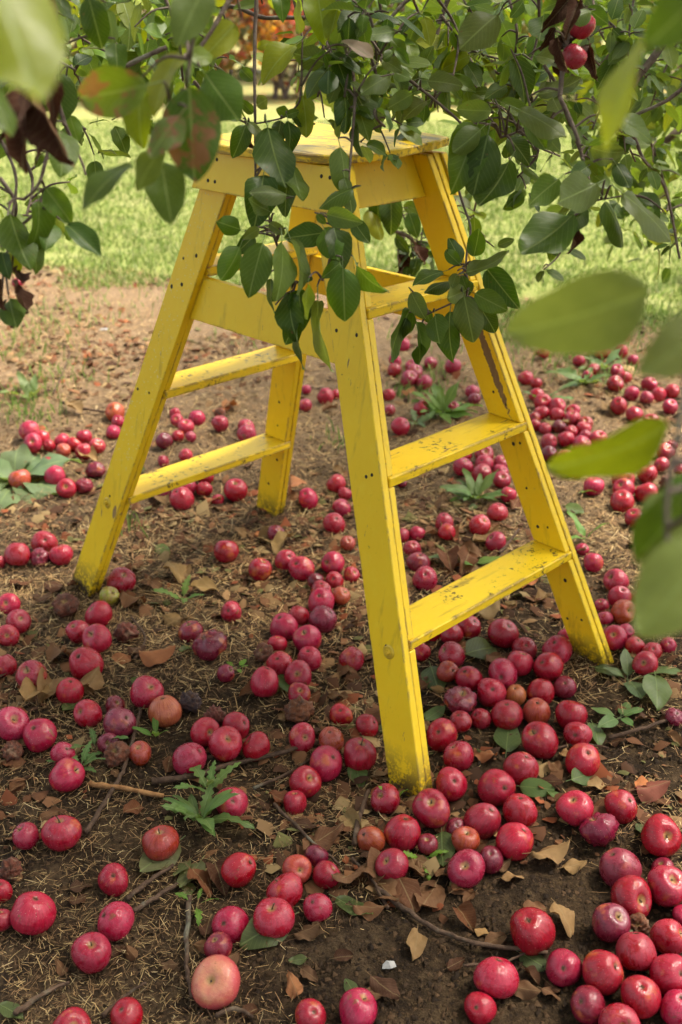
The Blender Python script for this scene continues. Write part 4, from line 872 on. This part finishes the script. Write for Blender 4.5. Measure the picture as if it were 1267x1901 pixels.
# leaves: base, tip, shown width (pixels), depth, kind
HL = [(1205,540,945,640,150,.62,'n'),(1330,600,1198,690,150,.6,'n'),(1242,790,1030,900,84,.7,'l'),(1300,870,1165,990,55,.7,'m'),(1285,905,1188,1055,70,.68,'x'),(1330,1005,1185,1180,150,.6,'n'),(1290,910,1168,985,60,.72,'n'),(1300,950,1185,1055,72,.70,'n'),(1290,1080,1195,1150,90,.66,'n'),(1218,45,1085,285,44,.65,'l'),(1330,-40,1200,88,150,.6,'m'),(-40,-110,78,160,160,.52,'l'),(75,25,110,72,40,.8,'s'),(-35,140,28,245,52,.85,'m'),
 (272,158,118,192,96,.95,'BL'),(352,162,362,338,125,1.0,'BM'),(335,212,275,285,45,.98,'BS'),(262,165,252,275,58,1.12,'l'),(380,-20,328,72,58,1.0,'s'),(300,300,318,406,80,1.06,'m'),(302,272,248,352,42,1.0,'s'),(242,303,142,374,30,1.05,'m'),(332,98,270,205,48,1.1,'l'),(382,138,438,216,60,1.2,'m'),(436,45,374,112,56,1.3,'l'),(350,108,402,100,26,1.2,'x'),(352,110,355,140,16,1.2,'x'),
 (165,-5,192,97,64,1.3,'g'),(110,-4,128,54,28,1.3,'g'),(200,18,216,86,32,1.4,'s'),(215,80,218,124,28,1.4,'m'),(72,158,108,312,62,1.1,'b'),(62,178,28,302,56,1.1,'b'),(92,148,104,232,52,1.12,'b'),(12,188,6,275,50,1.1,'b'),(98,-12,118,62,30,1.2,'b'),(55,200,80,290,40,1.13,'b'),(30,160,60,235,44,1.14,'b'),(110,240,122,318,42,1.35,'m'),(85,350,137,416,62,1.35,'m'),(72,374,76,482,52,1.36,'m'),(20,400,50,508,54,1.38,'m'),(85,400,94,456,24,1.4,'m'),(125,418,188,470,36,1.35,'g'),(55,440,82,506,34,1.4,'m'),
 (20,468,36,518,40,1.4,'l'),(4,468,14,516,28,1.38,'g'),(95,400,118,434,28,1.42,'l'),(25,520,40,592,24,1.38,'b'),(4,518,2,575,24,1.38,'b'),(18,556,28,602,28,1.38,'m'),(5,560,10,622,22,1.4,'b'),(30,500,36,540,18,1.4,'b'),(110,135,112,222,48,1.45,'g'),(130,215,145,262,40,1.5,'x'),
 (548,85,478,138,38,1.74,'l'),(606,116,543,98,50,1.78,'s'),(457,232,434,294,40,1.73,'m'),(459,233,467,278,16,1.74,'b'),(462,228,511,266,20,1.72,'s'),(498,238,525,356,64,1.70,'g'),(522,224,514,266,26,1.74,'g'),(535,224,549,298,34,1.73,'g'),(562,178,575,256,36,1.76,'l'),(470,210,445,185,26,1.76,'m'),(478,195,500,182,22,1.75,'s'),(530,215,560,205,20,1.74,'m'),(535,212,512,200,18,1.75,'x'),(520,-15,526,30,48,1.8,'m'),(588,-25,602,62,60,1.8,'l'),(626,18,610,78,40,1.78,'l'),(478,8,432,14,22,1.8,'s'),(540,215,585,235,18,1.75,'g'),(470,150,440,122,30,1.78,'m'),(478,90,505,75,18,1.78,'l'),
 (533,362,468,347,27,1.64,'s'),(500,392,453,370,26,1.65,'s'),(490,325,476,416,62,1.70,'g'),(535,318,528,402,50,1.71,'g'),(545,308,556,378,32,1.72,'m'),(447,426,406,412,30,1.65,'m'),(488,452,460,552,70,1.62,'m'),(446,458,420,520,34,1.66,'m'),(482,424,452,442,24,1.65,'s'),(500,414,532,436,27,1.64,'s'),(524,448,530,558,27,1.62,'s'),(503,518,500,584,20,1.65,'m'),(540,444,582,548,24,1.64,'s'),(602,432,532,442,46,1.68,'g'),(540,543,534,630,44,1.66,'g'),(552,598,526,642,30,1.68,'g'),(555,538,562,614,46,1.67,'g'),(553,598,550,688,9,1.65,'g'),(590,558,594,692,36,1.64,'s'),(572,528,562,592,16,1.63,'l'),(470,440,440,470,26,1.68,'g'),(510,560,500,530,18,1.68,'g'),(560,520,590,500,20,1.68,'g'),
 (608,398,671,414,42,1.63,'s'),(655,408,685,452,36,1.68,'g'),(602,424,626,478,36,1.66,'m'),(620,422,642,498,44,1.67,'g'),(637,498,641,600,74,1.62,'m'),(632,488,600,516,28,1.65,'m'),(662,488,700,554,20,1.64,'m'),(632,273,651,357,38,1.67,'s'),(656,350,588,376,26,1.66,'m'),(588,398,606,416,16,1.66,'m'),(665,198,686,260,38,1.72,'m'),(662,228,669,292,22,1.70,'g'),(640,178,650,244,28,1.70,'g'),(641,214,624,252,12,1.7,'l'),(690,163,684,217,34,1.72,'g'),(722,142,670,168,27,1.70,'s'),(622,104,651,166,33,1.71,'g'),(692,109,635,71,30,1.68,'k'),(732,58,664,72,26,1.74,'s'),(712,110,735,95,16,1.75,'s'),(712,112,745,128,18,1.76,'s'),(735,92,760,118,20,1.78,'m'),(728,130,765,150,22,1.76,'s'),(635,110,600,150,36,1.74,'g'),(650,160,630,205,34,1.72,'g'),(660,170,690,230,36,1.73,'g'),(640,330,660,395,26,1.68,'m'),
 (795,150,862,155,36,1.76,'s'),(766,174,720,202,32,1.77,'s'),(792,188,744,214,26,1.80,'s'),(790,195,785,228,18,1.85,'g'),(842,160,860,185,24,1.8,'m'),(887,232,846,348,96,1.70,'m'),(906,250,880,360,74,1.68,'g'),(893,240,850,281,34,1.66,'s'),(912,206,844,204,46,1.70,'s'),(946,300,894,402,52,1.72,'g'),(922,28,857,84,50,1.70,'s'),(955,108,986,192,50,1.74,'g'),(1010,28,1000,92,38,1.78,'m'),(1000,175,1080,160,36,1.66,'s'),(995,104,1062,113,30,1.68,'s'),(965,204,1056,246,36,1.66,'s'),(975,224,1016,278,38,1.70,'m'),(930,189,986,216,28,1.74,'m'),(1097,274,1168,296,38,1.60,'s'),(1140,218,1220,254,26,1.62,'s'),(1106,342,1018,386,58,1.54,'s'),(1037,333,974,384,50,1.60,'m'),(1063,400,963,492,66,1.55,'m'),(1082,384,1055,432,30,1.62,'g'),(1066,420,1064,477,30,1.60,'b'),(1124,374,1174,454,28,1.58,'m'),(1158,360,1262,442,34,1.55,'s'),(1226,386,1188,354,24,1.62,'g'),(1100,300,1122,328,22,1.62,'m'),(1144,304,1172,347,26,1.6,'g'),(945,255,985,300,30,1.85,'g'),(1000,275,1030,250,24,1.75,'m'),(1090,310,1060,330,30,1.6,'g'),(1085,300,1110,330,24,1.62,'x'),
 (880,476,893,419,38,1.86,'m'),(857,492,838,442,26,1.90,'g'),(853,490,822,460,26,1.87,'m'),(867,506,952,482,34,1.84,'s'),(905,500,962,572,62,1.86,'g'),(882,545,944,577,46,1.84,'m'),(862,550,880,637,62,1.83,'s'),(890,568,926,624,46,1.88,'g'),(864,540,826,556,32,1.85,'s'),(848,508,838,537,24,1.86,'s'),(858,512,868,540,20,1.87,'m'),(822,504,766,521,20,1.88,'m'),(836,522,788,534,16,1.90,'g'),(764,543,788,592,32,1.86,'s'),(762,574,706,667,42,1.88,'g'),(774,598,792,662,24,1.86,'m'),(778,638,785,682,18,1.88,'g'),(808,584,813,634,28,1.86,'m'),(836,578,830,670,38,1.88,'g'),(755,590,735,640,30,1.9,'g'),(924,456,956,444,24,1.9,'s'),(900,505,935,540,30,1.9,'g'),(870,520,850,560,30,1.92,'g'),(790,575,800,600,18,1.9,'m'),
 (700,348,705,418,42,3.0,'g'),(726,362,728,438,46,3.0,'g'),(685,388,716,440,26,3.0,'l'),(760,395,775,440,34,3.1,'m'),(735,440,760,470,26,3.1,'g'),(770,450,785,500,24,3.1,'b'),(755,460,760,510,26,3.15,'b'),(740,470,745,510,22,3.15,'b'),(775,480,765,515,22,3.1,'g'),(750,380,790,395,26,3.1,'x'),
 (1062,-8,1008,56,60,1.62,'b'),(1030,50,1002,100,40,1.60,'b'),(1075,5,1050,62,36,1.57,'b'),(1035,70,1048,135,34,1.57,'b'),(1098,20,1062,30,20,1.56,'m'),(1062,60,1030,110,40,1.66,'b'),(1095,85,1100,140,28,1.64,'b'),(1045,100,1035,150,24,1.66,'b'),(1060,0,1000,10,30,1.6,'x'),(1090,15,1130,45,30,1.7,'m')]
for bx, by, tx_, ty_, w_, d, k in HL:
    d1 = d + random.uniform(-.015, .015); d2 = d1 - random.uniform(-.02, .035)
    a_, b_ = at(bx, by, d1), at(tx_, ty_, d2); ln = math.hypot(tx_-bx, ty_-by)
    if k[0] == 'B': me, kk = random.choice(BLIGHT), {'L': 'x', 'M': 'm', 'S': 's'}[k[1]]
    elif k == 'b': me, kk = random.choice(HANGD), 'b'
    else: me, kk = random.choice(LEAF if d > .9 else LEAF[:1]+LEAF[2:3]), k
    # the petiole's end, and the branch it grows from
    pe = a_ - (b_-a_)*.2
    best = min(((q-pe).length, bi, qi) for bi, bb in enumerate(br) for qi, q in enumerate(bb['P']))
    br[best[1]]['leaves'].append((me, a_, b_, w_/ln, kk)); br[best[1]]['shoots'].append((br[best[1]]['P'][best[2]], pe, best[0]))
# more spurs along further twigs
FB = [([(560,-20),(575,40),(640,60)],2.1,20,.06,'gmx'),([(640,20),(690,90),(740,110)],2.1,26,.055,'gmx'),([(700,100),(740,150),(800,170)],2.2,24,.05,'gmxs'),([(820,30),(870,90),(930,110)],2.1,26,.06,'mgx'),([(900,120),(960,160),(1000,200)],2.1,24,.055,'gmx'),([(1080,10),(1150,60),(1180,150)],2.2,26,.06,'gmx'),([(1100,180),(1150,240),(1180,300)],2.3,20,.05,'gms'),([(940,200),(980,260),(1040,290)],2.1,16,.05,'gms'),([(690,190),(700,220),(715,235)],1.75,6,.045,'ms'),([(20,0),(60,80),(40,160)],1.9,18,.06,'mgx'),([(180,40),(230,90),(330,100)],2.1,24,.06,'mxg'),([(330,20),(380,90),(420,150)],2.0,18,.055,'mgx'),([(200,140),(260,190),(240,230)],2.2,14,.055,'mx'),([(650,-20),(690,40),(700,120)],1.85,22,.055,'gmx'),([(600,40),(600,120),(590,180)],1.8,16,.055,'mgx'),([(430,130),(425,170),(435,205)],1.8,8,.05,'mx'),([(720,60),(740,140),(760,190)],1.95,18,.05,'mxs'),([(1010,120),(1040,180),(1010,240)],1.9,14,.05,'msx'),([(800,-20),(850,60),(840,150)],2.0,18,.06,'mxl'),([(130,-20),(140,60),(230,110)],2.0,26,.062,'xlm'),([(230,-20),(260,60),(300,90)],1.9,26,.062,'lxm'),([(60,-20),(90,90),(140,130)],1.8,18,.06,'mxg'),([(150,110),(110,200),(160,240)],1.9,16,.055,'xms'),([(20,250),(60,330),(50,400)],1.6,22,.036,'sxm'),([(0,330),(30,380),(20,450)],1.6,14,.036,'mxs'),
 ([(300,-20),(330,60),(340,150)],1.8,20,.06,'xlm'),([(400,-20),(420,40)],2.0,8,.06,'mx'),([(570,-20),(600,60),(625,130)],1.85,20,.055,'lxm'),([(620,-20),(650,70),(640,180)],1.74,26,.055,'gmg'),([(700,-20),(720,60),(760,120)],2.0,26,.05,'xms'),([(760,-20),(790,60),(810,150),(800,200)],2.3,30,.055,'xlm'),
 ([(680,80),(700,150),(690,230)],1.85,16,.045,'gm'),([(850,-20),(880,40),(900,120)],2.3,26,.06,'xlm'),([(870,100),(900,180),(930,230)],2.2,24,.06,'xml'),([(940,-20),(960,60),(950,140)],2.0,22,.06,'xms'),([(1000,-20),(1000,60),(980,130)],1.9,14,.06,'mx'),([(1100,-20),(1110,50),(1150,110)],2.4,22,.06,'xlm'),
 ([(1180,-20),(1170,100),(1230,170)],2.6,24,.06,'mgx'),([(1267,60),(1230,140),(1200,220)],2.6,22,.06,'mxs'),([(1040,180),(1070,260),(1090,330),(1070,400)],1.75,20,.045,'msx'),([(960,230),(1000,280),(960,330)],2.0,10,.05,'gm'),([(1200,240),(1240,360),(1260,470)],2.8,22,.045,'gms'),([(1267,380),(1210,400)],3.0,10,.045,'gm'),
 ([(740,380),(760,430),(770,500)],3.2,22,.06,'gm'),([(790,400),(780,460)],3.2,10,.06,'gmx'),([(860,330),(840,390)],2.6,8,.05,'sx'),([(940,270),(960,330),(985,300)],3.0,14,.05,'gm'),([(1090,100),(1130,150),(1100,240)],2.3,20,.055,'xml'),([(540,-20),(560,60),(560,120)],2.2,8,.05,'xl'),([(360,150),(400,200),(430,220)],1.9,10,.055,'mg'),([(900,330),(880,400),(900,440)],2.8,10,.05,'ms'),([(1050,420),(1040,470),(1010,500)],2.6,10,.045,'gm')]
mass = []
for pts, d, n, L, ks in FB:
    P = smooth_path([at(x_, y_, d+random.uniform(-.05, .05)) for x_, y_ in pts], 6)
    e = dict(P=list(P), rad=[.0032-.0014*i/(len(P)-1) for i in range(len(P))], shoots=[], leaves=[], vis=P)
    if pts[0][1] < 0:
        q = min((b for b in bough_pts if b.z > P[0].z+.1), key=lambda b: (b-P[0]).length); pre = smooth_path([q, (q+P[0])/2+Vector((0, 0, .05)), P[0]], 5)[:-1]
        e['P'] = pre+e['P']; e['rad'] = [.0042]*len(pre)+e['rad']
    i = 0
    while i < n:
        q = P[int((.12+.88*random.random())*(len(P)-1))]; tip = q + Vector((random.gauss(0, .03), random.gauss(0, .03), random.gauss(-.005, .02)))
        for _ in range(random.choice((2, 3, 4))):
            dr = Vector((random.gauss(0, 1), random.gauss(0, 1), random.gauss(-.55, .7))).normalized(); ln = L*random.uniform(.6, 1.15); b0 = tip + dr*ln*.22
            nn = Vector((random.gauss(0, .5), random.gauss(-.3, .5), 1)).normalized(); k = random.choice(ks)
            if d < 2.05 and i % 2 == 0: e['leaves'].append((random.choice(LEAF), b0, b0+dr*ln, nn, k))
            else: mass.append((b0, dr, nn, ln, k))
            i += 1
        e['shoots'].append((q, tip, (tip-q).length))
    br.append(e)
for e in br:
    V, F = tube_arrays(e['P'], e['rad'], 7, .12)
    for q, pe, dist in e['shoots']:
        if .006 < dist < .13:
            m_ = (q+pe)/2 + Vector((0, 0, .12*dist)); sp = smooth_path([q, m_, pe], 4); v2, f2 = tube_arrays(sp, [.0022-.0010*i/(len(sp)-1) for i in range(len(sp))], 5); o_ = len(V)
            V = V + v2; F = F + [tuple(i+o_ for i in f) for f in f2]
    o = mesh_obj('branch', V, F, M_BARK, None, smooth=True); o.parent = tree; o.matrix_parent_inverse = tree.matrix_world.inverted()
    for me, a_, b_, w_, k in e['leaves']:
        if isinstance(w_, Vector):
            lf = link('leaf', me); lf.matrix_world = frame_matrix(a_, b_, w_); lf.color = vary(TINTS[k]); lf.parent = o
        else: place_leaf(me, a_, b_, w_, k, o)
# the rest of the tree's leaves, in view further back and overhead out of view, plus an added light-blocking ring
def region(n, x0, x1, y0, y1, d0, d1):
    out = []
    for _ in range(n): out.append(at(random.uniform(x0, x1), y0+(y1-y0)*random.random()**1.2, random.uniform(d0, d1)))
    return np.array([tuple(p) for p in out])
P = np.array([tuple(m_[0]) for m_ in mass]); D = np.array([tuple(m_[1]) for m_ in mass]); Nn = np.array([tuple(m_[2]) for m_ in mass]); L = np.array([m_[3] for m_ in mass])
T = np.array([vary(TINTS[m_[4]])[:3] for m_ in mass])
ov = []
for b in bough_pts:
    n = 42; c_ = np.array(tuple(b)); q = c_ + rng.normal(0, 1, (n, 3))*np.array([.36, .36, .26]) + np.array([0, 0, .12]); ov.append(q[q[:, 2] > 1.72])
k = 5200; an = rng.random(k)*6.2832; rr = 2.1+.9*rng.random(k); sk = np.stack([.35+rr*np.cos(an), .9+rr*np.sin(an), .7+1.9*rng.random(k)**.8], 1)  # unseen ring of drooping leaves, added around the camera to block horizon light
sk = sk[(sk[:, 1] < .15) | (np.abs(sk[:, 0]) > .45*sk[:, 1]+.75)]; sk = sk[sk[:, 1] < 2.6]; ov.append(sk)
ov = np.concatenate(ov); n = len(ov)
P = np.concatenate([P, ov]); D = np.concatenate([D, rand_dirs(n)]); Nn = np.concatenate([Nn, up_normals(n)]); L = np.concatenate([L, .055+.04*rng.random(n)]); T = np.concatenate([T, tints(n)])
o = link('foliage', leaf_mass('foliage', P, D, Nn, L, T, M_LEAF)); o.parent = tree; o.matrix_parent_inverse = tree.matrix_world.inverted(); tag(o, kind='stuff')

# second tree further back, its crown hanging low behind
tree2 = empty('apple_tree', (2.35, 5.6, 0)); bpy.context.view_layer.update()
tag(tree2, 'second apple tree further back with thin drooping grey branches', 'apple tree')
tube('trunk', [(2.35, 5.6, -.1), (2.33, 5.58, .6), (2.28, 5.5, 1.5)], .11, .085, M_BARK, tree2, sides=12)
BG = [[(2.28, 5.5, 1.4), (1.6, 5.2, 1.75), (.9, 4.9, 1.75), (.2, 4.7, 1.55)], [(2.28, 5.5, 1.4), (1.9, 4.8, 1.6), (1.45, 4.2, 1.45), (1.15, 3.9, 1.1), (1.05, 3.85, .95)], [(2.28, 5.5, 1.45), (1.7, 6.2, 1.8), (1.1, 6.6, 1.85), (.5, 6.8, 1.8)], [(2.28, 5.5, 1.4), (2.9, 5.2, 1.8), (3.4, 5.0, 1.7)], [(2.28, 5.5, 1.5), (2.2, 5.6, 2.4), (2.0, 5.5, 3.1)],
      [(1.6, 5.2, 1.75), (1.3, 4.6, 1.6), (1.15, 4.3, 1.25)]]
P = []
for b in BG:
    tube('branch', b, .032, .008, M_BARK, tree2, n=6, jit=.02, sides=8); sp = smooth_path(b, 6)
    for q in sp[4:]:
        n = 26; P.append(np.array(tuple(q)) + rng.normal(0, 1, (n, 3))*np.array([.26, .26, .15]))
P.append(region(1250, 590, 1290, -20, 205, 2.9, 5.2)); P.append(region(150, 1080, 1267, 120, 330, 3.0, 4.6)); P.append(region(40, 1130, 1267, 330, 470, 2.8, 3.8))
P = np.concatenate(P); n = len(P)
o = link('foliage', leaf_mass('foliage', P, rand_dirs(n), up_normals(n), .05+.035*rng.random(n), tints(n, [.25, .28, .16, .16, .1, .05]), M_LEAF)); o.parent = tree2; o.matrix_parent_inverse = tree2.matrix_world.inverted(); tag(o, kind='stuff')
# third tree on the other side
tree3 = empty('apple_tree', (-2.3, 4.7, 0)); bpy.context.view_layer.update()
tag(tree3, 'apple tree beyond the ladder whose leaves fill the upper corner', 'apple tree')
tube('trunk', [(-2.3, 4.7, -.1), (-2.27, 4.68, .6), (-2.2, 4.6, 1.5)], .12, .09, M_BARK, tree3, sides=12)
P = []
for b in ([(-2.2, 4.6, 1.45), (-1.6, 4.2, 1.8), (-1.2, 4.0, 1.75), (-.9, 3.9, 1.6)], [(-2.2, 4.6, 1.45), (-1.7, 3.6, 1.85), (-1.2, 3.0, 1.8), (-.9, 2.7, 1.65)], [(-2.2, 4.6, 1.45), (-2.9, 4.8, 1.9), (-3.4, 4.9, 1.8)], [(-2.2, 4.6, 1.5), (-2.1, 4.7, 2.4), (-2.0, 4.6, 3.1)], [(-2.2, 4.6, 1.45), (-2.3, 5.4, 1.9), (-2.2, 6.0, 1.8)]):
    tube('branch', b, .034, .008, M_BARK, tree3, n=6, jit=.02, sides=8)
    for q in smooth_path(b, 6)[4:]: P.append(np.array(tuple(q)) + rng.normal(0, 1, (30, 3))*np.array([.26, .26, .15]))
P.append(region(560, -20, 385, -20, 165, 2.6, 4.2)); P = np.concatenate(P); n = len(P)
o = link('foliage', leaf_mass('foliage', P, rand_dirs(n), up_normals(n), .05+.035*rng.random(n), tints(n, [.2, .25, .2, .2, .1, .05]), M_LEAF)); o.parent = tree3; o.matrix_parent_inverse = tree3.matrix_world.inverted(); tag(o, kind='stuff')
# two apples still hanging
for px, py, d, dp, k, lab in ((1078, 46, 54, 1.62, 'r', 'crimson apple hanging among withered leaves, the upper of two'), (1066, 106, 46, 1.62, 'r', 'crimson apple hanging among withered leaves, the lower of two')):
    o = link('apple', A_ME[3]); r = d*dp/FPX; o.scale = (r, r, r); o.location = at(px, py, dp); o.color = (.42, .02, .04, 1); o.rotation_euler = (.5, .3, 1.0)
    st = link('stalk', STEM, o); st.location = (0, 0, A_ME[3]['td']); ca = link('calyx', CALYX, o); ca.location = (0, 0, A_ME[3]['bd']); tag(o, lab, 'apple', 'apples hanging in the tree')

# ------------------------------------------------------------------ autumn shrubs along the far side of the lawn
SH = [(-6.4, 17.5, 2.2, 'dull green shrub', [(.10, .14, .04), (.16, .18, .06)]), (-4.2, 18.2, 2.3, 'brown and green shrub', [(.16, .11, .06), (.12, .15, .05), (.2, .13, .08)]), (-2.4, 17.2, 2.4, 'crimson-leaved shrub', [(.42, .03, .035), (.36, .07, .05), (.14, .07, .05), (.18, .19, .09)]),
      (-.95, 17.8, 2.3, 'red and golden shrub', [(.55, .28, .04), (.45, .07, .05), (.20, .11, .08), (.16, .09, .06)]), (.55, 18.4, 2.4, 'dark brown shrub', [(.10, .06, .045), (.16, .10, .07), (.10, .12, .04)]), (2.0, 17.5, 2.3, 'green and orange shrub', [(.14, .18, .05), (.42, .18, .05), (.18, .20, .06)]),
      (3.6, 18.0, 2.4, 'olive-green shrub', [(.13, .16, .05), (.10, .12, .04), (.22, .2, .07)]), (5.0, 17.0, 2.2, 'rust-red shrub', [(.38, .10, .04), (.20, .09, .05), (.16, .16, .05)]), (6.6, 18.0, 2.4, 'yellow-green shrub', [(.22, .24, .06), (.14, .17, .05)])]
for x_, y_, h_, w_, pal in SH:
    root = empty('autumn_shrub', (x_, y_, 0)); bpy.context.view_layer.update(); tag(root, w_+' at the far side of the lawn', 'shrub', 'autumn shrubs beyond the lawn')
    for k in range(5): tube('stem', [(x_+random.uniform(-.15, .15), y_+random.uniform(-.15, .15), -.05), (x_+random.uniform(-.4, .4), y_+random.uniform(-.3, .3), 1.0), (x_+random.uniform(-.9, .9), y_+random.uniform(-.5, .5), h_*.9)], .035, .01, M_BARK, root, n=4, sides=6)
    n = 2600; q = rng.normal(0, 1, (n, 3)); q /= np.linalg.norm(q, axis=1, keepdims=True); q *= (rng.random((n, 1))**.4); q = q*np.array([1.25, .9, h_*.52]); q[:, 2] += h_*.53
    lump = vn(q[:, 0]*2.5+x_, q[:, 2]*2.5, 1)+vn(q[:, 1]*2.5, q[:, 2]*2.5+9, 2); keep = lump > -.22; q = q[keep]; n = len(q)
    ci = np.clip(((vn(q[:, 0]*2+x_*3, q[:, 2]*2, 3)+.5)*len(pal)+rng.normal(0, .5, n)).astype(int), 0, len(pal)-1)
    T = np.array(pal)[ci]*(.6+.8*rng.random((n, 1)))
    o = link('crown', leaf_mass('crown', q+np.array([x_, y_, 0]), rand_dirs(n), up_normals(n), .08+.07*rng.random(n), T, M_LEAF)); o.parent = root; o.matrix_parent_inverse = root.matrix_world.inverted(); tag(o, kind='stuff')
# the wood behind them, one dim mass
n = 9000; q = np.stack([rng.uniform(-16, 16, n), rng.uniform(21, 25, n), 4.2*rng.random(n)**.8], 1)
pal = np.array([(.10, .12, .04), (.14, .12, .06), (.22, .12, .06), (.09, .08, .05), (.28, .16, .05)])
tag(link('distant_wood', leaf_mass('distant_wood', q, rand_dirs(n), up_normals(n), .25+.2*rng.random(n), pal[rng.choice(5, n)]*(.6+.8*rng.random((n, 1))), M_LEAF)), 'dim brown and green wood behind the autumn shrubs', 'wood', kind='stuff')

# ------------------------------------------------------------------ tell the small things apart by what lies near them
LM = [('the ladder near foot', 770, 1480), ('the ladder left foot', 165, 1095), ('the ladder rear foot', 505, 955), ('the ladder right foot', 1110, 1240), ('the large toothed weed', 372, 1525), ('the pale peach apple', 402, 1822), ('the small toothed weed', 150, 1430), ('the broad dock plant', 30, 905),
      ('the rosette under the middle step', 885, 930), ('the strappy weed behind the ladder', 820, 772), ('the oval-leaved seedling', 1150, 1335), ('the long dark twig', 500, 1410), ('the long curved twig', 850, 1745), ('the largest withered leaf', 660, 1645), ('the bottom right corner', 1267, 1901), ('the bottom left corner', 0, 1901),
      ('the left edge of the picture', 0, 1350), ('the straggling far weed', 1085, 715), ('the tan leaf pair', 1040, 1603), ('the right edge of the picture', 1267, 1080), ('the right edge below the seedling', 1267, 1600), ('the little weed before the left foot', 340, 1118), ('the yellow and orange apple', 306, 1318), ('the upright narrow shoot', 1088, 1005)]
LW = [(nm, on_ground(px, py)[0]) for nm, px, py in LM]
ORD = ['closest', 'second closest', 'third closest', 'fourth closest', 'fifth closest', 'sixth closest', 'seventh closest', 'eighth closest', 'ninth closest', 'tenth closest', 'eleventh closest', 'twelfth closest'] + ['%dth closest' % i for i in range(13, 60)]
bins = {}
for o, kind, phrase, x_, y_ in SMALL:
    c_ = sorted(LW, key=lambda l: (l[1].x-x_)**2+(l[1].y-y_)**2)[0]; dx, dy = x_-c_[1].x, y_-c_[1].y; dd = math.hypot(dx, dy)
    side = ('right of' if dx > 0 else 'left of') if abs(dx) > abs(dy) else ('behind' if dy > 0 else 'in front of')
    if 'corner' in c_[0] or 'edge' in c_[0]: side = 'to'
    bins.setdefault((kind, c_[0], side), []).append((dd, o, phrase))
for (kind, lm, side), L in bins.items():
    L.sort(key=lambda t_: t_[0])
    for i, (dd, o, phrase) in enumerate(L):
        o['label'] = f'{phrase}, {ORD[i]} {side} {lm}'
for o, kind, phrase, x_, y_ in SMALL:
    if phrase.startswith('large pale peach'): o['label'] = 'large pale peach apple with a green stalk hollow on bare soil'
    if phrase.startswith('small yellow-green'): o['label'] = 'small yellow-green apple touching the ladder left foot'
    if phrase.startswith('blackened'): o['label'] = 'blackened rotten apple beside the yellow and orange apple'
